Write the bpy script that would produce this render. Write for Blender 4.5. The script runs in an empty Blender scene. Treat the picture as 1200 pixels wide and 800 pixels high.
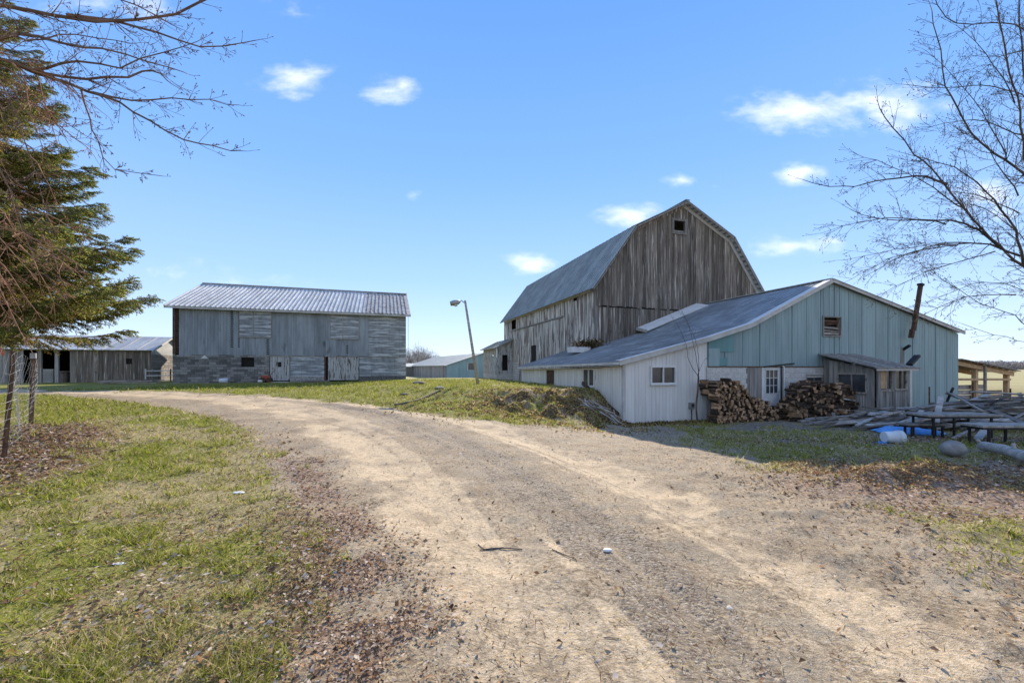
import bpy, math, random
import numpy as np
from mathutils import Vector, Matrix
random.seed(7); rs = np.random.RandomState(11)
S = bpy.context.scene
COL = S.collection
F, HZ, EYE = 470.0, 430.0, 1.6            # focal length in photo pixels, horizon row, eye height
CU, SU = 0.953, 0.303                     # the farm's building grid is turned by this angle
ROT = math.atan2(SU, CU)

# ------------------------------------------------------------ camera
cd = bpy.data.cameras.new('camera'); cam = bpy.data.objects.new('camera', cd); COL.objects.link(cam)
cam.location = (0, 0, EYE); cam.rotation_euler = (math.radians(90), 0, 0)
cd.sensor_width = 36; cd.lens = F / 1200 * 36; cd.shift_y = (HZ - 400) / 1200
cd.clip_start = 0.05; cd.clip_end = 6000
S.camera = cam
# ------------------------------------------------------------ light
SUNV = Vector((0.22, 1.73, 1.0)).normalized()      # towards the sun
el = math.asin(SUNV.z); az = math.atan2(SUNV.x, SUNV.y)
sd = bpy.data.lights.new('sun', 'SUN'); sd.energy = 5.0; sd.angle = math.radians(0.5); sd.color = (1.0, 0.90, 0.76)
sun = bpy.data.objects.new('sun', sd); COL.objects.link(sun)
sun.rotation_euler = (-SUNV).to_track_quat('-Z', 'Y').to_euler()
S.view_settings.view_transform = 'Standard'; S.view_settings.look = 'None'
S.view_settings.exposure = 0.85; S.view_settings.gamma = 1
W = bpy.data.worlds.new('World'); S.world = W; W.use_nodes = True
wn, wl = W.node_tree.nodes, W.node_tree.links
wn.clear()
def N(nodes, t, **k):
    n = nodes.new(t)
    for a, b in k.items(): setattr(n, a, b)
    return n
def mathn(nodes, links, op, a, b=None, c=None, clamp=False):
    n = nodes.new('ShaderNodeMath'); n.operation = op; n.use_clamp = clamp
    for i, v in enumerate((a, b, c)):
        if v is None: continue
        if isinstance(v, (int, float)): n.inputs[i].default_value = v
        else: links.new(v, n.inputs[i])
    return n.outputs[0]
def mixc(nodes, links, fac, a, b, mode='MIX'):
    n = nodes.new('ShaderNodeMix'); n.data_type = 'RGBA'; n.blend_type = mode; n.clamp_factor = True
    for i, v in ((0, fac), (6, a), (7, b)):
        if isinstance(v, (int, float)): n.inputs[i].default_value = v
        elif isinstance(v, tuple): n.inputs[i].default_value = (*v[:3], 1)
        else: links.new(v, n.inputs[i])
    return n.outputs[2]
def world():
    M = lambda op, a, b=None, c=None, cl=False: mathn(wn, wl, op, a, b, c, cl)
    sky = N(wn, 'ShaderNodeTexSky', sky_type='NISHITA', sun_disc=False, sun_elevation=el, sun_rotation=az,
            air_density=1.0, dust_density=0.0, ozone_density=1.6, altitude=200)
    tc = N(wn, 'ShaderNodeTexCoord'); sep = N(wn, 'ShaderNodeSeparateXYZ'); wl.new(tc.outputs['Generated'], sep.inputs[0])
    x, y, z = sep.outputs
    # clear blue that pales towards the horizon, multiplied onto the physical sky
    elev = M('MULTIPLY', z, 1.0)
    rp = N(wn, 'ShaderNodeValToRGB'); wl.new(elev, rp.inputs[0]); r = rp.color_ramp
    r.elements[0].position = 0.0; r.elements[0].color = (0.60, 0.73, 0.93, 1)
    r.elements[1].position = 0.75; r.elements[1].color = (0.10, 0.29, 0.76, 1)
    for p, c in ((0.07, (0.52, 0.68, 0.93)), (0.2, (0.345, 0.55, 0.92)), (0.42, (0.20, 0.42, 0.87))):
        e = r.elements.new(p); e.color = (*c, 1)
    blue = mixc(wn, wl, 1.0, rp.outputs[0], (4.7, 4.7, 4.75), 'MULTIPLY')
    base = mixc(wn, wl, 0.9, sky.outputs[0], blue)
    # clouds: soft puffs at fixed bearings
    yy = M('MAXIMUM', y, 0.05)
    gx = M('DIVIDE', x, yy); gz_ = M('DIVIDE', z, yy)
    comb = N(wn, 'ShaderNodeCombineXYZ'); wl.new(gx, comb.inputs[0]); wl.new(gz_, comb.inputs[1])
    n1 = N(wn, 'ShaderNodeTexNoise'); n1.inputs['Scale'].default_value = 9; n1.inputs['Detail'].default_value = 6; n1.inputs['Roughness'].default_value = 0.6
    mp = N(wn, 'ShaderNodeMapping'); mp.inputs['Scale'].default_value = (0.65, 1.3, 1); wl.new(comb.outputs[0], mp.inputs[0]); wl.new(mp.outputs[0], n1.inputs['Vector'])
    tot = None
    for (px, py, rx, ry, a) in ((348, 94, 52, 26, 1), (452, 106, 40, 20, .95), (622, 308, 46, 16, 1), (737, 252, 44, 20, 1),
            (945, 134, 95, 34, 1), (1040, 122, 85, 34, 1), (936, 203, 30, 18, .95), (800, 211, 22, 10, .7), (838, 218, 18, 8, .35),
            (935, 288, 62, 15, .9), (1170, 228, 70, 30, .85), (481, 230, 20, 9, .55), (300, 328, 70, 12, .3), (190, 320, 55, 16, .35),
            (340, 10, 26, 16, .3), (125, 5, 130, 22, .45), (-300, 120, 160, 40, .9), (1500, 60, 200, 50, .9), (1700, 260, 140, 30, .8), (-600, 250, 200, 30, .8), (620, -260, 180, 50, .9)):
        dx = M('MULTIPLY', M('SUBTRACT', gx, (px - 600) / F), F / rx)
        dz = M('MULTIPLY', M('SUBTRACT', gz_, (HZ - py) / F), F / ry)
        d = M('SQRT', M('ADD', M('MULTIPLY', dx, dx), M('MULTIPLY', dz, dz)))
        m = M('MULTIPLY', M('SUBTRACT', 1.0, d), a)
        tot = m if tot is None else M('MAXIMUM', tot, m)
    wv = N(wn, 'ShaderNodeTexNoise'); wv.inputs['Scale'].default_value = 26; wv.inputs['Detail'].default_value = 5; wl.new(mp.outputs[0], wv.inputs['Vector'])
    d_ = M('ADD', tot, M('ADD', M('MULTIPLY', M('SUBTRACT', n1.outputs[0], 0.5), 2.6), M('MULTIPLY', M('SUBTRACT', wv.outputs[0], 0.5), 0.9)))
    ms = N(wn, 'ShaderNodeMapRange', interpolation_type='SMOOTHSTEP'); ms.inputs[1].default_value = 0.0; ms.inputs[2].default_value = 1.5; wl.new(d_, ms.inputs[0])
    f = M('MULTIPLY', ms.outputs[0], M('MULTIPLY', M('ADD', tot, 0.35), 2.4, None, True))
    f = M('MULTIPLY', f, 0.8)
    f = M('MULTIPLY', f, M('GREATER_THAN', y, 0.06))
    n3 = N(wn, 'ShaderNodeTexNoise'); n3.inputs['Scale'].default_value = 3.2; n3.inputs['Detail'].default_value = 6; n3.inputs['Roughness'].default_value = 0.55; wl.new(tc.outputs['Generated'], n3.inputs['Vector'])  # unseen cloud cover added behind the camera to whiten the fill light
    g_ = M('MULTIPLY', M('SUBTRACT', n3.outputs[0], 0.47), 7.0, None, True)
    g_ = M('MULTIPLY', M('MULTIPLY', g_, 0.75), M('MULTIPLY', M('SUBTRACT', 0.06, y), 4.0, None, True))
    f = M('MAXIMUM', f, g_)
    cc = mixc(wn, wl, f, base, (5.6, 5.6, 5.65))
    bg = N(wn, 'ShaderNodeBackground'); bg.inputs[1].default_value = 0.15; wl.new(cc, bg.inputs[0])
    o = N(wn, 'ShaderNodeOutputWorld'); wl.new(bg.outputs[0], o.inputs[0])
world()

# ------------------------------------------------------------ numeric helpers
def ss(a, b, x):
    t = np.clip((np.asarray(x, float) - a) / (b - a), 0, 1); return t * t * (3 - 2 * t)
_tab = np.random.RandomState(5).rand(256, 256)
def vn(x, y, sc=1.0, oc=3, seed=0):
    """smooth value noise 0..1"""
    x = np.asarray(x, float) * sc + 37.7 * seed + 500; y = np.asarray(y, float) * sc + 91.3 * seed + 500
    tot = 0; amp = 1; s = 0
    for o in range(oc):
        xi = np.floor(x).astype(int); yi = np.floor(y).astype(int); fx = x - xi; fy = y - yi
        fx = fx * fx * (3 - 2 * fx); fy = fy * fy * (3 - 2 * fy)
        a = _tab[xi % 256, yi % 256]; b = _tab[(xi + 1) % 256, yi % 256]; c = _tab[xi % 256, (yi + 1) % 256]; d = _tab[(xi + 1) % 256, (yi + 1) % 256]
        tot = tot + amp * ((a * (1 - fx) + b * fx) * (1 - fy) + (c * (1 - fx) + d * fx) * fy); s += amp
        amp *= .5; x = x * 2.03 + 11; y = y * 2.03 + 7
    return tot / s
def gz0(X, Y):
    X = np.asarray(X, float); Y = np.asarray(Y, float)
    left = .5 * ss(5, 22, Y)
    right = -.45 * ss(4, 15, Y)
    w = ss(-2, 4, X)
    z = left * (1 - w) + right * w
    toe = np.interp(X, [-14, -8, -4, 0, 2.5, 4.2, 6], [22, 19.3, 16.0, 13.1, 12.4, 13.9, 16])
    rx, ry = X - 4.0, Y - 14.4
    du = CU * rx + SU * ry
    b = ss(0, 3.3, Y - toe) * (1 - ss(0, .5, du)) * ss(-14, -5, X)
    z = z + b * (.68 - z)
    z = z - (z + .42) * ss(33, 60, Y)
    hx, hy = X + 9.3, Y - 7.4; ha, hb = hx * -.63 + hy * .777, hx * .777 + hy * .63
    z = z + .36 * np.exp(-(ha ** 2 / 7.5 + hb ** 2 / 1.0))       # leaf heap by the wire fence
    z = z + .22 * np.exp(-((X - 5.9) ** 2 / 1.3 + (Y - 5.75) ** 2 / .18)) + .10 * np.exp(-((X - 4.9) ** 2 / .25 + (Y - 6.6) ** 2 / .2))
    return z
def at_px(px, py):
    Y = 12.0
    for i in range(60):
        X = (px - 600) / F * Y
        Yn = (EYE - float(gz0(X, Y))) * F / max(py - HZ, 3); Y = .6 * Y + .4 * min(Yn, 60)
    return ((px - 600) / F * Y, Y)
def pline(pts): return np.array([at_px(*p) for p in pts])
def dist(X, Y, P):
    d = np.full(X.shape, 1e9)
    for (a, b) in zip(P[:-1], P[1:]):
        v = b - a; L = (v ** 2).sum()
        t = np.clip(((X - a[0]) * v[0] + (Y - a[1]) * v[1]) / L, 0, 1)
        d = np.minimum(d, np.hypot(X - a[0] - t * v[0], Y - a[1] - t * v[1]))
    return d
TA = pline([(700, 1100), (655, 800), (570, 660), (490, 570), (430, 515), (360, 484), (260, 466), (130, 459), (-40, 457)])
TB = pline([(1650, 1000), (1120, 790), (900, 652), (770, 580), (650, 526), (540, 490), (430, 472), (320, 464)])
TM = pline([(1050, 1000), (880, 800), (760, 670), (640, 585), (560, 528), (450, 486), (380, 474)])
TS = pline([(800, 468 + 45), (900, 505 + 40), (760, 520), (640, 505), (560, 492)])
LE = pline([(420, 1100), (365, 800), (372, 720), (362, 650), (345, 600), (330, 555), (322, 527), (295, 505), (245, 488), (170, 473), (60, 463), (-60, 460)])
FE = pline([(-300, 455), (0, 456), (200, 458.5), (350, 465), (450, 476), (540, 489), (600, 496), (690, 499)])
def masks(X, Y):
    X = np.asarray(X, float); Y = np.asarray(Y, float)
    n = vn(X, Y, .9, 4, 1) - .5; n2 = vn(X, Y, 3.2, 3, 2) - .5; nb = vn(X, Y, .35, 3, 8) - .5
    dA0 = dist(X, Y, TA); dB0 = dist(X, Y, TB); dA = dA0 + n2 * .5 + n * .25; dB = dB0 + n2 * .5 + n * .25; st = vn((dA0 - dB0) * 4.2, Y * .25, 1, 4, 33)
    wA = np.interp(Y, [0, 3, 8, 16], [.6, .66, .8, .95]); wB = np.interp(Y, [0, 3, 8, 16], [.34, .38, .5, .7])
    sand = np.maximum(1 - ss(.35, 1.35, dA / wA), 1 - ss(.3, 1.5, dB / wB)) * (.45 + 1.0 * ss(.3, .62, st))
    o = np.argsort(LE[:, 1]); xe = np.interp(Y, LE[o, 1], LE[o, 0])
    lg = ss(-.28, .28, (xe - X) + n * .9 + n2 * .5) * (Y < 21.5)
    o = np.argsort(FE[:, 0]); yf = np.interp(X, FE[o, 0], FE[o, 1])
    fg = ss(-.5, .6, (Y - yf) + n * 1.8) * (1 - ss(2.5, 3.2, X - .2 * (Y - 12)))
    behind = ss(30, 40, Y)
    # yard on the right: thin grass in patches
    yard = (1 - fg) * (1 - lg) * ss(.2, 2.4, X - np.interp(Y, TB[::-1, 1], TB[::-1, 0]))
    shg = ss(.0, .35, (vn(X, Y, .5, 3, 4) - .44) + .35 * np.exp(-((Y - 9.3) ** 2 / 1.6)) * ss(6.5, 9, X))
    shg = np.clip(shg + .75, 0, 1) * ss(3.6, 5.6, X + 1.5 * n) * ss(5.6, 7.2, Y + .8 * n) * ss(.3, .5, vn(X, Y, 1.1, 4, 19)) * (Y < 12.8)
    gp = .95 * np.exp(-((X - 3.7) ** 2 / .5 + (Y - 3.2) ** 2 / .12)) + .8 * np.exp(-((X - 2.9) ** 2 / .5 + (Y - 4.7) ** 2 / .12)) + .8 * np.exp(-((X - 5.2) ** 2 / .6 + (Y - 4.5) ** 2 / .1)) + .7 * np.exp(-((X - 1.9) ** 2 / .4 + (Y - 6.0) ** 2 / .2)) + np.exp(-((X - 2.6) ** 2 / 2.5 + (Y - 7.0) ** 2 / .5)) * .5 + .5 * np.exp(-((X - 4.3) ** 2 / 2 + (Y - 2.7) ** 2 / .3))
    gy = np.clip(shg * .95 + ss(.35, .75, gp + n * 1.4 + 1.15 * ss(.44, .60, vn(X, Y, 1.3, 5, 18)) * ss(.0, 1.0, X - np.interp(Y, TB[::-1, 1], TB[::-1, 0]) - .45)), 0, 1) * yard
    grass = np.clip(np.maximum(np.maximum(lg, fg), np.maximum(gy, behind)), 0, 1)
    sand = sand * (1 - lg) * (1 - fg)
    sand = np.clip(sand + .4 * yard * ss(.45, .7, vn(X, Y, .7, 4, 6)) * (1 - grass), 0, 1)
    # leaves: left heap, road margin, right band
    hx, hy = X + 8.7, Y - 7.0; ha, hb = hx * -.63 + hy * .777, hx * .777 + hy * .63
    ml = np.exp(-(ha ** 2 / 9 + hb ** 2 / .9)) * 2.4
    mm = np.exp(-((X - xe - .40) / .42) ** 2) * .8 * (Y < 7) * ss(.36, .6, vn(X, Y, 2.2, 4, 77)) + np.exp(-((X - xe - .1) / .5) ** 2) * .3 * (Y < 12)
    mr = np.exp(-((Y - (6.3 - .08 * (X - 6))) / .85) ** 2) * ss(4.2, 6.5, X) * .95
    mr = mr + np.exp(-((X - 11.5) ** 2 / 14 + (Y - 10.4) ** 2 / .6)) * .8 + np.exp(-((X - 10) ** 2 / 14 + (Y - 7.3) ** 2 / .2)) * .6 + .75 * ss(2.2, 5.5, X + .6 * Y * 0) * (Y < 6.2) * (X < 14) * ss(.34, .56, vn(X, Y, 1.0, 4, 51))
    mb_ = 1.1 * np.exp(-((X - 1.4) ** 2 / 5.0 + (Y - 14.3) ** 2 / 2.4)) * ss(.3, .55, vn(X, Y, 1.4, 4, 27)) + .3 * np.exp(-((X + 2.5) ** 2 / 9 + (Y - 15) ** 2 / .6))
    lw = .28 * lg * ss(.45, .62, vn(X, Y, .6, 3, 9))
    leaf = np.clip(.22 * yard * ss(.4, .6, vn(X, Y, .9, 4, 81)) + ml + mm + mr + mb_ + lw + n * .6 * (ml + mm + mr > .15), 0, 1)
    grav = 1 - ss(.3, 1.15, (dist(X, Y, TM) + n2 * .5 + n * .3) / np.interp(Y, [0, 3, 8, 16], [.42, .5, .6, .5]))
    grav = np.clip(grav * (.5 + .9 * (1 - ss(.35, .65, st))) + .6 * yard * ss(.42, .62, vn(X, Y, .6, 4, 12)), 0, 1) * (1 - grass)
    lush = np.clip(.12 + .72 * ss(.34, .62, vn(X, Y, 1.1, 4, 21)) + .55 * ss(9, 15, Y) * (X < -1) - .5 * behind, 0, 1) * np.where((X > 2) & (Y < 14), .55, 1)
    return sand, grav, grass, leaf, lush
def gz(X, Y, full=True):
    z = gz0(X, Y)
    X = np.asarray(X, float); Y = np.asarray(Y, float)
    near = 1 - ss(25, 45, np.hypot(X, Y))
    z = z + near * ((vn(X, Y, 1.3, 3, 3) - .5) * .07 + (vn(X, Y, 6, 2, 7) - .5) * .018)
    toe = np.interp(X, [-14, -8, -4, 0, 2.5, 4.2, 6], [22, 19.3, 16.0, 13.1, 12.4, 13.9, 16])
    lump = np.exp(-((X - .9) ** 2 / 6.0 + (Y - 14.5) ** 2 / 2.6)); z = z + ss(1.6, 3.2, X) * (1 - ss(8, 12, Y)) * (np.maximum(vn(X, Y, 4.0, 3, 61) - .5, 0) * .11 + (vn(X, Y, 12, 2, 62) - .5) * .02)
    z = z + lump * (vn(X, Y, 2.3, 4, 14) - .45) * .62
    heap = np.exp(-((X + 9.6) ** 2 / 4 + (Y - 7.8) ** 2 / 4)) + 1.2 * np.exp(-((X - 5.9) ** 2 / 1.6 + (Y - 5.9) ** 2 / .3))
    z = z + heap * (vn(X, Y, 5, 3, 15) - .5) * .2
    if full:
        dA = dist(X, Y, TA); dB = dist(X, Y, TB)
        z = z - .035 * np.exp(-(dA / .45) ** 2) * near - .04 * np.exp(-(dB / .35) ** 2) * near
        z = z - .02 * np.exp(-(dist(X, Y, TM) / .12) ** 2) * near
    return z
def g1(x, y): return float(gz(np.array([x]), np.array([y]))[0])

# ------------------------------------------------------------ materials
def material(name, col, rough=.8, metal=0.0, var=.18, scale=(2, 2, 2), rand=.12, stains=(), bump=.25, bscale=None, detail=5, spec=.3, hue=0, trans=0):
    m = bpy.data.materials.new(name); m.use_nodes = True
    n, l = m.node_tree.nodes, m.node_tree.links
    b = n['Principled BSDF']; b.inputs['Roughness'].default_value = rough; b.inputs['Metallic'].default_value = metal
    b.inputs['Specular IOR Level'].default_value = spec
    tc = N(n, 'ShaderNodeTexCoord'); oi = N(n, 'ShaderNodeObjectInfo')
    off = N(n, 'ShaderNodeVectorMath', operation='ADD'); cmb = N(n, 'ShaderNodeCombineXYZ')
    rv = mathn(n, l, 'MULTIPLY', oi.outputs['Random'], 23.0)
    for i in range(3): l.new(rv, cmb.inputs[i])
    l.new(tc.outputs['Object'], off.inputs[0])
    if rand > 0: l.new(cmb.outputs[0], off.inputs[1])
    def noise(sc, det=detail, r=.6):
        mp = N(n, 'ShaderNodeMapping'); mp.inputs['Scale'].default_value = sc; l.new(off.outputs[0], mp.inputs[0])
        t = N(n, 'ShaderNodeTexNoise'); t.inputs['Scale'].default_value = 1; t.inputs['Detail'].default_value = det; t.inputs['Roughness'].default_value = r
        l.new(mp.outputs[0], t.inputs['Vector']); return t.outputs[0]
    def ramp(v, lo, hi):
        k = N(n, 'ShaderNodeMapRange', interpolation_type='SMOOTHSTEP'); k.inputs[1].default_value = lo; k.inputs[2].default_value = hi
        l.new(v, k.inputs[0]); return k.outputs[0]
    base = noise(scale)
    c = mixc(n, l, ramp(base, .3, .7), tuple(v * (1 - var) for v in col), tuple(min(1, v * (1 + var)) for v in col))
    for (sc, lo, hi, c2) in stains:
        c = mixc(n, l, ramp(noise(sc), lo, hi), c, c2)
    if rand > 0:
        k = mathn(n, l, 'MULTIPLY_ADD', oi.outputs['Random'], 2 * rand, 1 - rand)
        cb = N(n, 'ShaderNodeCombineXYZ')
        for i in range(3): l.new(k, cb.inputs[i])
        c = mixc(n, l, 1.0, c, cb.outputs[0], 'MULTIPLY')
    l.new(c, b.inputs['Base Color'])
    if trans:
        b.inputs['Transmission Weight'].default_value = trans
    if bump > 0:
        bp = N(n, 'ShaderNodeBump'); bp.inputs['Strength'].default_value = bump; bp.inputs['Distance'].default_value = .02
        l.new(noise(bscale or tuple(s * 3 for s in scale)), bp.inputs['Height']); l.new(bp.outputs[0], b.inputs['Normal'])
    return m
M_ = {}
def m(k): return M_[k]
M_['old_wood'] = material('old_grey_barn_board', (.150, .124, .098), .9, var=.4, scale=(9, 9, .5), rand=.35,
    stains=(((18, 18, .6), .55, .68, (.52, .48, .42)), ((7, 7, 1.6), .60, .75, (.05, .043, .036)), ((2.5, 2.5, 1.2), .58, .8, (.20, .155, .115)),))
M_['white_wood'] = material('peeling_white_barn_board', (.62, .57, .50), .9, var=.25, scale=(9, 9, .6), rand=.22,
    stains=(((16, 16, .5), .46, .58, (.18, .145, .12)), ((1.2, 1.2, .45), .50, .60, (.17, .135, .115)), ((1.6, 1.6, .7), .62, .8, (.55, .53, .49))))
M_['grey_wood'] = material('weathered_grey_wood', (.25, .23, .205), .9, var=.3, scale=(8, 8, .7), rand=.25, stains=(((5, 5, 1), .6, .75, (.10, .085, .07)),))
M_['plank'] = material('weathered_plank', (.27, .235, .20), .9, var=.35, scale=(3, 12, 12), rand=.5, stains=(((4, 4, 4), .56, .7, (.09, .07, .055)),))
M_['new_wood'] = material('new_lumber', (.42, .27, .15), .8, var=.2, scale=(4, 4, 4), rand=.15)
M_['galv'] = material('galvanised_wall_sheet', (.25, .275, .292), .6, .1, var=.22, scale=(3, 3, .5), rand=.14,
    stains=(((9, 9, .35), .6, .8, (.31, .34, .355)), ((2, 2, .25), .5, .75, (.30, .325, .34)), ((1.4, 1.4, .5), .62, .76, (.10, .10, .10))), bump=.15)
M_['galv_band'] = material('spangled_banded_sheet', (.215, .232, .242), .55, .1, var=.2, scale=(3, 3, 2), rand=0,
    stains=(((.55, .55, 7), .47, .6, (.50, .52, .53)), ((3, 3, 9), .6, .72, (.11, .12, .125))), bump=.2)
M_['roof'] = material('galvanised_roof_sheet', (.47, .47, .455), .55, .1, var=.2, scale=(2, .5, 1), rand=.10,
    stains=(((.8, .8, .8), .5, .75, (.47, .47, .46)), ((1.5, 1.5, 1.5), .68, .85, (.28, .26, .24))), bump=.03)
M_['roof_rust'] = material('rusty_roof_sheet', (.36, .35, .33), .6, .1, var=.25, scale=(2, 2, 2), rand=.1, stains=(((3, 3, 3), .5, .62, (.17, .135, .11)), ((9, 1, 5), .55, .7, (.40, .40, .39))), bump=.15)
M_['roof_blue'] = material('blue_grey_roof_sheet', (.25, .27, .285), .5, .15, var=.2, scale=(1.5, 1.5, 1.5), rand=.10,
    stains=(((1.2, .5, 1), .52, .72, (.40, .42, .43)), ((6, 1, 3), .62, .74, (.15, .165, .175))), bump=.04)
M_['barn_roof'] = material('dull_green_grey_roof_sheet', (.26, .285, .28), .6, .1, var=.2, scale=(.8, 1.5, 1.5), rand=.08,
    stains=(((.8, 2.5, .8), .56, .72, (.31, .34, .34)),), bump=.04)
M_['teal'] = material('pale_green_metal_panel', (.235, .315, .315), .6, .05, var=.12, scale=(3, 3, .4), rand=.07,
    stains=(((7, 7, .5), .58, .75, (.29, .36, .36)), ((2, 2, .8), .66, .8, (.18, .245, .24))), bump=.12)
M_['teal_dark'] = material('darker_teal_patch_panel', (.12, .235, .235), .6, .05, var=.12, scale=(3, 3, .5), rand=.12, bump=.12)
M_['white_metal'] = material('dusty_white_siding', (.62, .60, .565), .65, var=.08, scale=(3, 3, .5), rand=.05,
    stains=(((9, 9, .6), .62, .75, (.38, .37, .34)), ((1.5, 1.5, 2.5), .66, .8, (.33, .31, .27))), bump=.12)
M_['bounce_lit_metal'] = material('stained_bounce_lit_siding', (.62, .58, .50), .7, var=.12, scale=(8, 8, .5), rand=.08,  # white siding warmed: bounce off the sunny ground put into the colour
    stains=(((9, 9, .5), .58, .72, (.30, .26, .21)), ((2, 2, 1), .64, .78, (.24, .21, .17))), bump=.15)
M_['trim'] = material('grey_white_trim', (.45, .435, .40), .7, var=.15, scale=(2, 2, 2), rand=.08, stains=(((3, 3, 3), .6, .75, (.27, .25, .22)),))
M_['dirty_white'] = material('flaking_whitewash', (.52, .50, .46), .9, var=.2, scale=(3, 3, 3), rand=.08, stains=(((3, 3, 3), .58, .66, (.30, .285, .26)), ((2, 2, 6), .6, .7, (.40, .38, .34))), bump=.15)
M_['block'] = material('grey_concrete_block', (.215, .205, .19), .95, var=.35, scale=(9, 9, 9), rand=.45, stains=(((4, 4, 4), .58, .7, (.09, .085, .08)),), bump=.5)
M_['lit_block'] = material('sunlit_weathered_block', (.30, .27, .24), .95, var=.2, scale=(7, 7, 7), rand=.25, stains=(((4, 4, 4), .58, .7, (.2, .17, .14)),), bump=.5)  # paler, warmer block: sunlight on the gable end put into the colour
M_['mortar'] = material('dark_mortar', (.085, .082, .078), .95, var=.2, scale=(5, 5, 5), rand=0)
M_['stone'] = material('dark_foundation_stone', (.09, .08, .08), .95, var=.4, scale=(5, 5, 5), rand=.4, bump=.6)
M_['shutter'] = material('peeling_white_door', (.42, .415, .39), .9, var=.12, scale=(9, 9, .6), rand=.1, stains=(((10, 10, 1.6), .52, .6, (.12, .10, .085)),))
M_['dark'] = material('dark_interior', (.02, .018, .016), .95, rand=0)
M_['rust'] = material('rusty_steel', (.10, .055, .035), .85, .2, var=.4, scale=(6, 6, 6), rand=.15)
M_['black_steel'] = material('black_steel', (.025, .024, .024), .6, .3, rand=.1)
M_['steel'] = material('grey_steel_wire', (.30, .30, .29), .5, .5, rand=.1)
M_['glass'] = material('dusty_window_glass', (.045, .05, .055), .12, 0, var=.3, scale=(2, 2, 2), rand=.1, bump=0, spec=.6)
M_['white_paint'] = material('white_painted_wood', (.60, .60, .58), .6, var=.1, scale=(5, 5, 5), rand=.05, stains=(((6, 6, 6), .62, .74, (.36, .34, .31)),))
M_['bark'] = material('grey_brown_bark', (.105, .085, .07), .95, var=.35, scale=(9, 9, 3), rand=.1, bump=.6)
M_['twig'] = material('reddish_brown_twig', (.15, .095, .07), .9, var=.3, scale=(3, 3, 3), rand=.1, bump=0)
M_['rust_twig'] = material('rusty_brown_twig', (.26, .14, .08), .9, var=.3, scale=(3, 3, 3), rand=.1, bump=0)
M_['twig_dark'] = material('dark_grey_twig', (.085, .07, .06), .9, var=.3, scale=(3, 3, 3), rand=.1, bump=0)
M_['log_bark'] = material('firewood_bark', (.06, .04, .028), .95, var=.5, scale=(9, 9, 9), rand=.5, bump=.6, stains=(((5, 5, 5), .6, .75, (.15, .115, .085)),))
M_['log_end'] = material('split_firewood_face', (.30, .185, .105), .9, var=.35, scale=(8, 8, 8), rand=.55, stains=(((3, 3, 3), .55, .7, (.10, .07, .05)),))
M_['tarp'] = material('blue_tarp', (.10, .31, .66), .55, var=.2, scale=(4, 4, 4), rand=0, bump=.3)
M_['bucket'] = material('scuffed_white_plastic', (.62, .64, .66), .5, var=.06, scale=(6, 6, 6), rand=0)
M_['orange'] = material('faded_red_metal', (.35, .09, .05), .7, var=.3, scale=(4, 4, 4), rand=0)
M_['pale_stick'] = material('bleached_stick', (.40, .38, .35), .9, var=.3, scale=(3, 3, 3), rand=.2, bump=0)
M_['birch'] = material('pale_bark_log', (.37, .34, .30), .9, var=.25, scale=(6, 6, 6), rand=0, stains=(((9, 9, 9), .6, .7, (.15, .14, .13)),))
M_['boulder'] = material('grey_fieldstone', (.27, .255, .235), .9, var=.25, scale=(5, 5, 5), rand=0, bump=.6)
M_['green_far'] = material('far_pale_green_siding', (.24, .34, .34), .6, var=.1, scale=(2, 2, .4), rand=.08)
def leafmat(name, col, tr=.35, var=.3):
    mt = bpy.data.materials.new(name); mt.use_nodes = True; n, l = mt.node_tree.nodes, mt.node_tree.links
    out = n['Material Output']; b = n['Principled BSDF']; b.inputs['Roughness'].default_value = 1; b.inputs['Specular IOR Level'].default_value = 0
    g = N(n, 'ShaderNodeNewGeometry')
    c = mixc(n, l, g.outputs['Random Per Island'], tuple(v * (1 - var) for v in col), tuple(v * (1 + var) for v in col))
    l.new(c, b.inputs['Base Color']); t = N(n, 'ShaderNodeBsdfTranslucent'); l.new(c, t.inputs[0])
    mx = N(n, 'ShaderNodeMixShader'); mx.inputs[0].default_value = tr; l.new(b.outputs[0], mx.inputs[1]); l.new(t.outputs[0], mx.inputs[2]); l.new(mx.outputs[0], out.inputs[0])
    return mt
M_['g1'] = leafmat('fresh_grass_blade', (.235, .265, .04), .5, .4)
M_['g2'] = leafmat('olive_grass_blade', (.27, .25, .06), .45, .4)
M_['g3'] = leafmat('straw_blade', (.48, .39, .22), .4, .35)
M_['l1'] = leafmat('brown_dead_leaf', (.30, .19, .11), .3, .5)
M_['l2'] = leafmat('pale_dead_leaf', (.50, .41, .33), .25, .35)
M_['l3'] = leafmat('dark_dead_leaf', (.11, .065, .045), .2, .5)
M_['l4'] = leafmat('rust_dead_leaf', (.30, .17, .085), .3, .4)
M_['n1'] = leafmat('spruce_needles_green', (.16, .20, .05), .5, .5)
M_['n2'] = leafmat('spruce_needles_olive', (.38, .31, .09), .5, .45)
M_['n3'] = leafmat('dead_brown_needles', (.40, .25, .13), .5, .45)
M_['far_leaf'] = leafmat('hazy_bare_wood', (.33, .30, .29), .1, .3)  # wood tone paled, distance haze put into the colour
M_['moss'] = leafmat('moss_clump', (.07, .065, .025), .2, .5)
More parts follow.
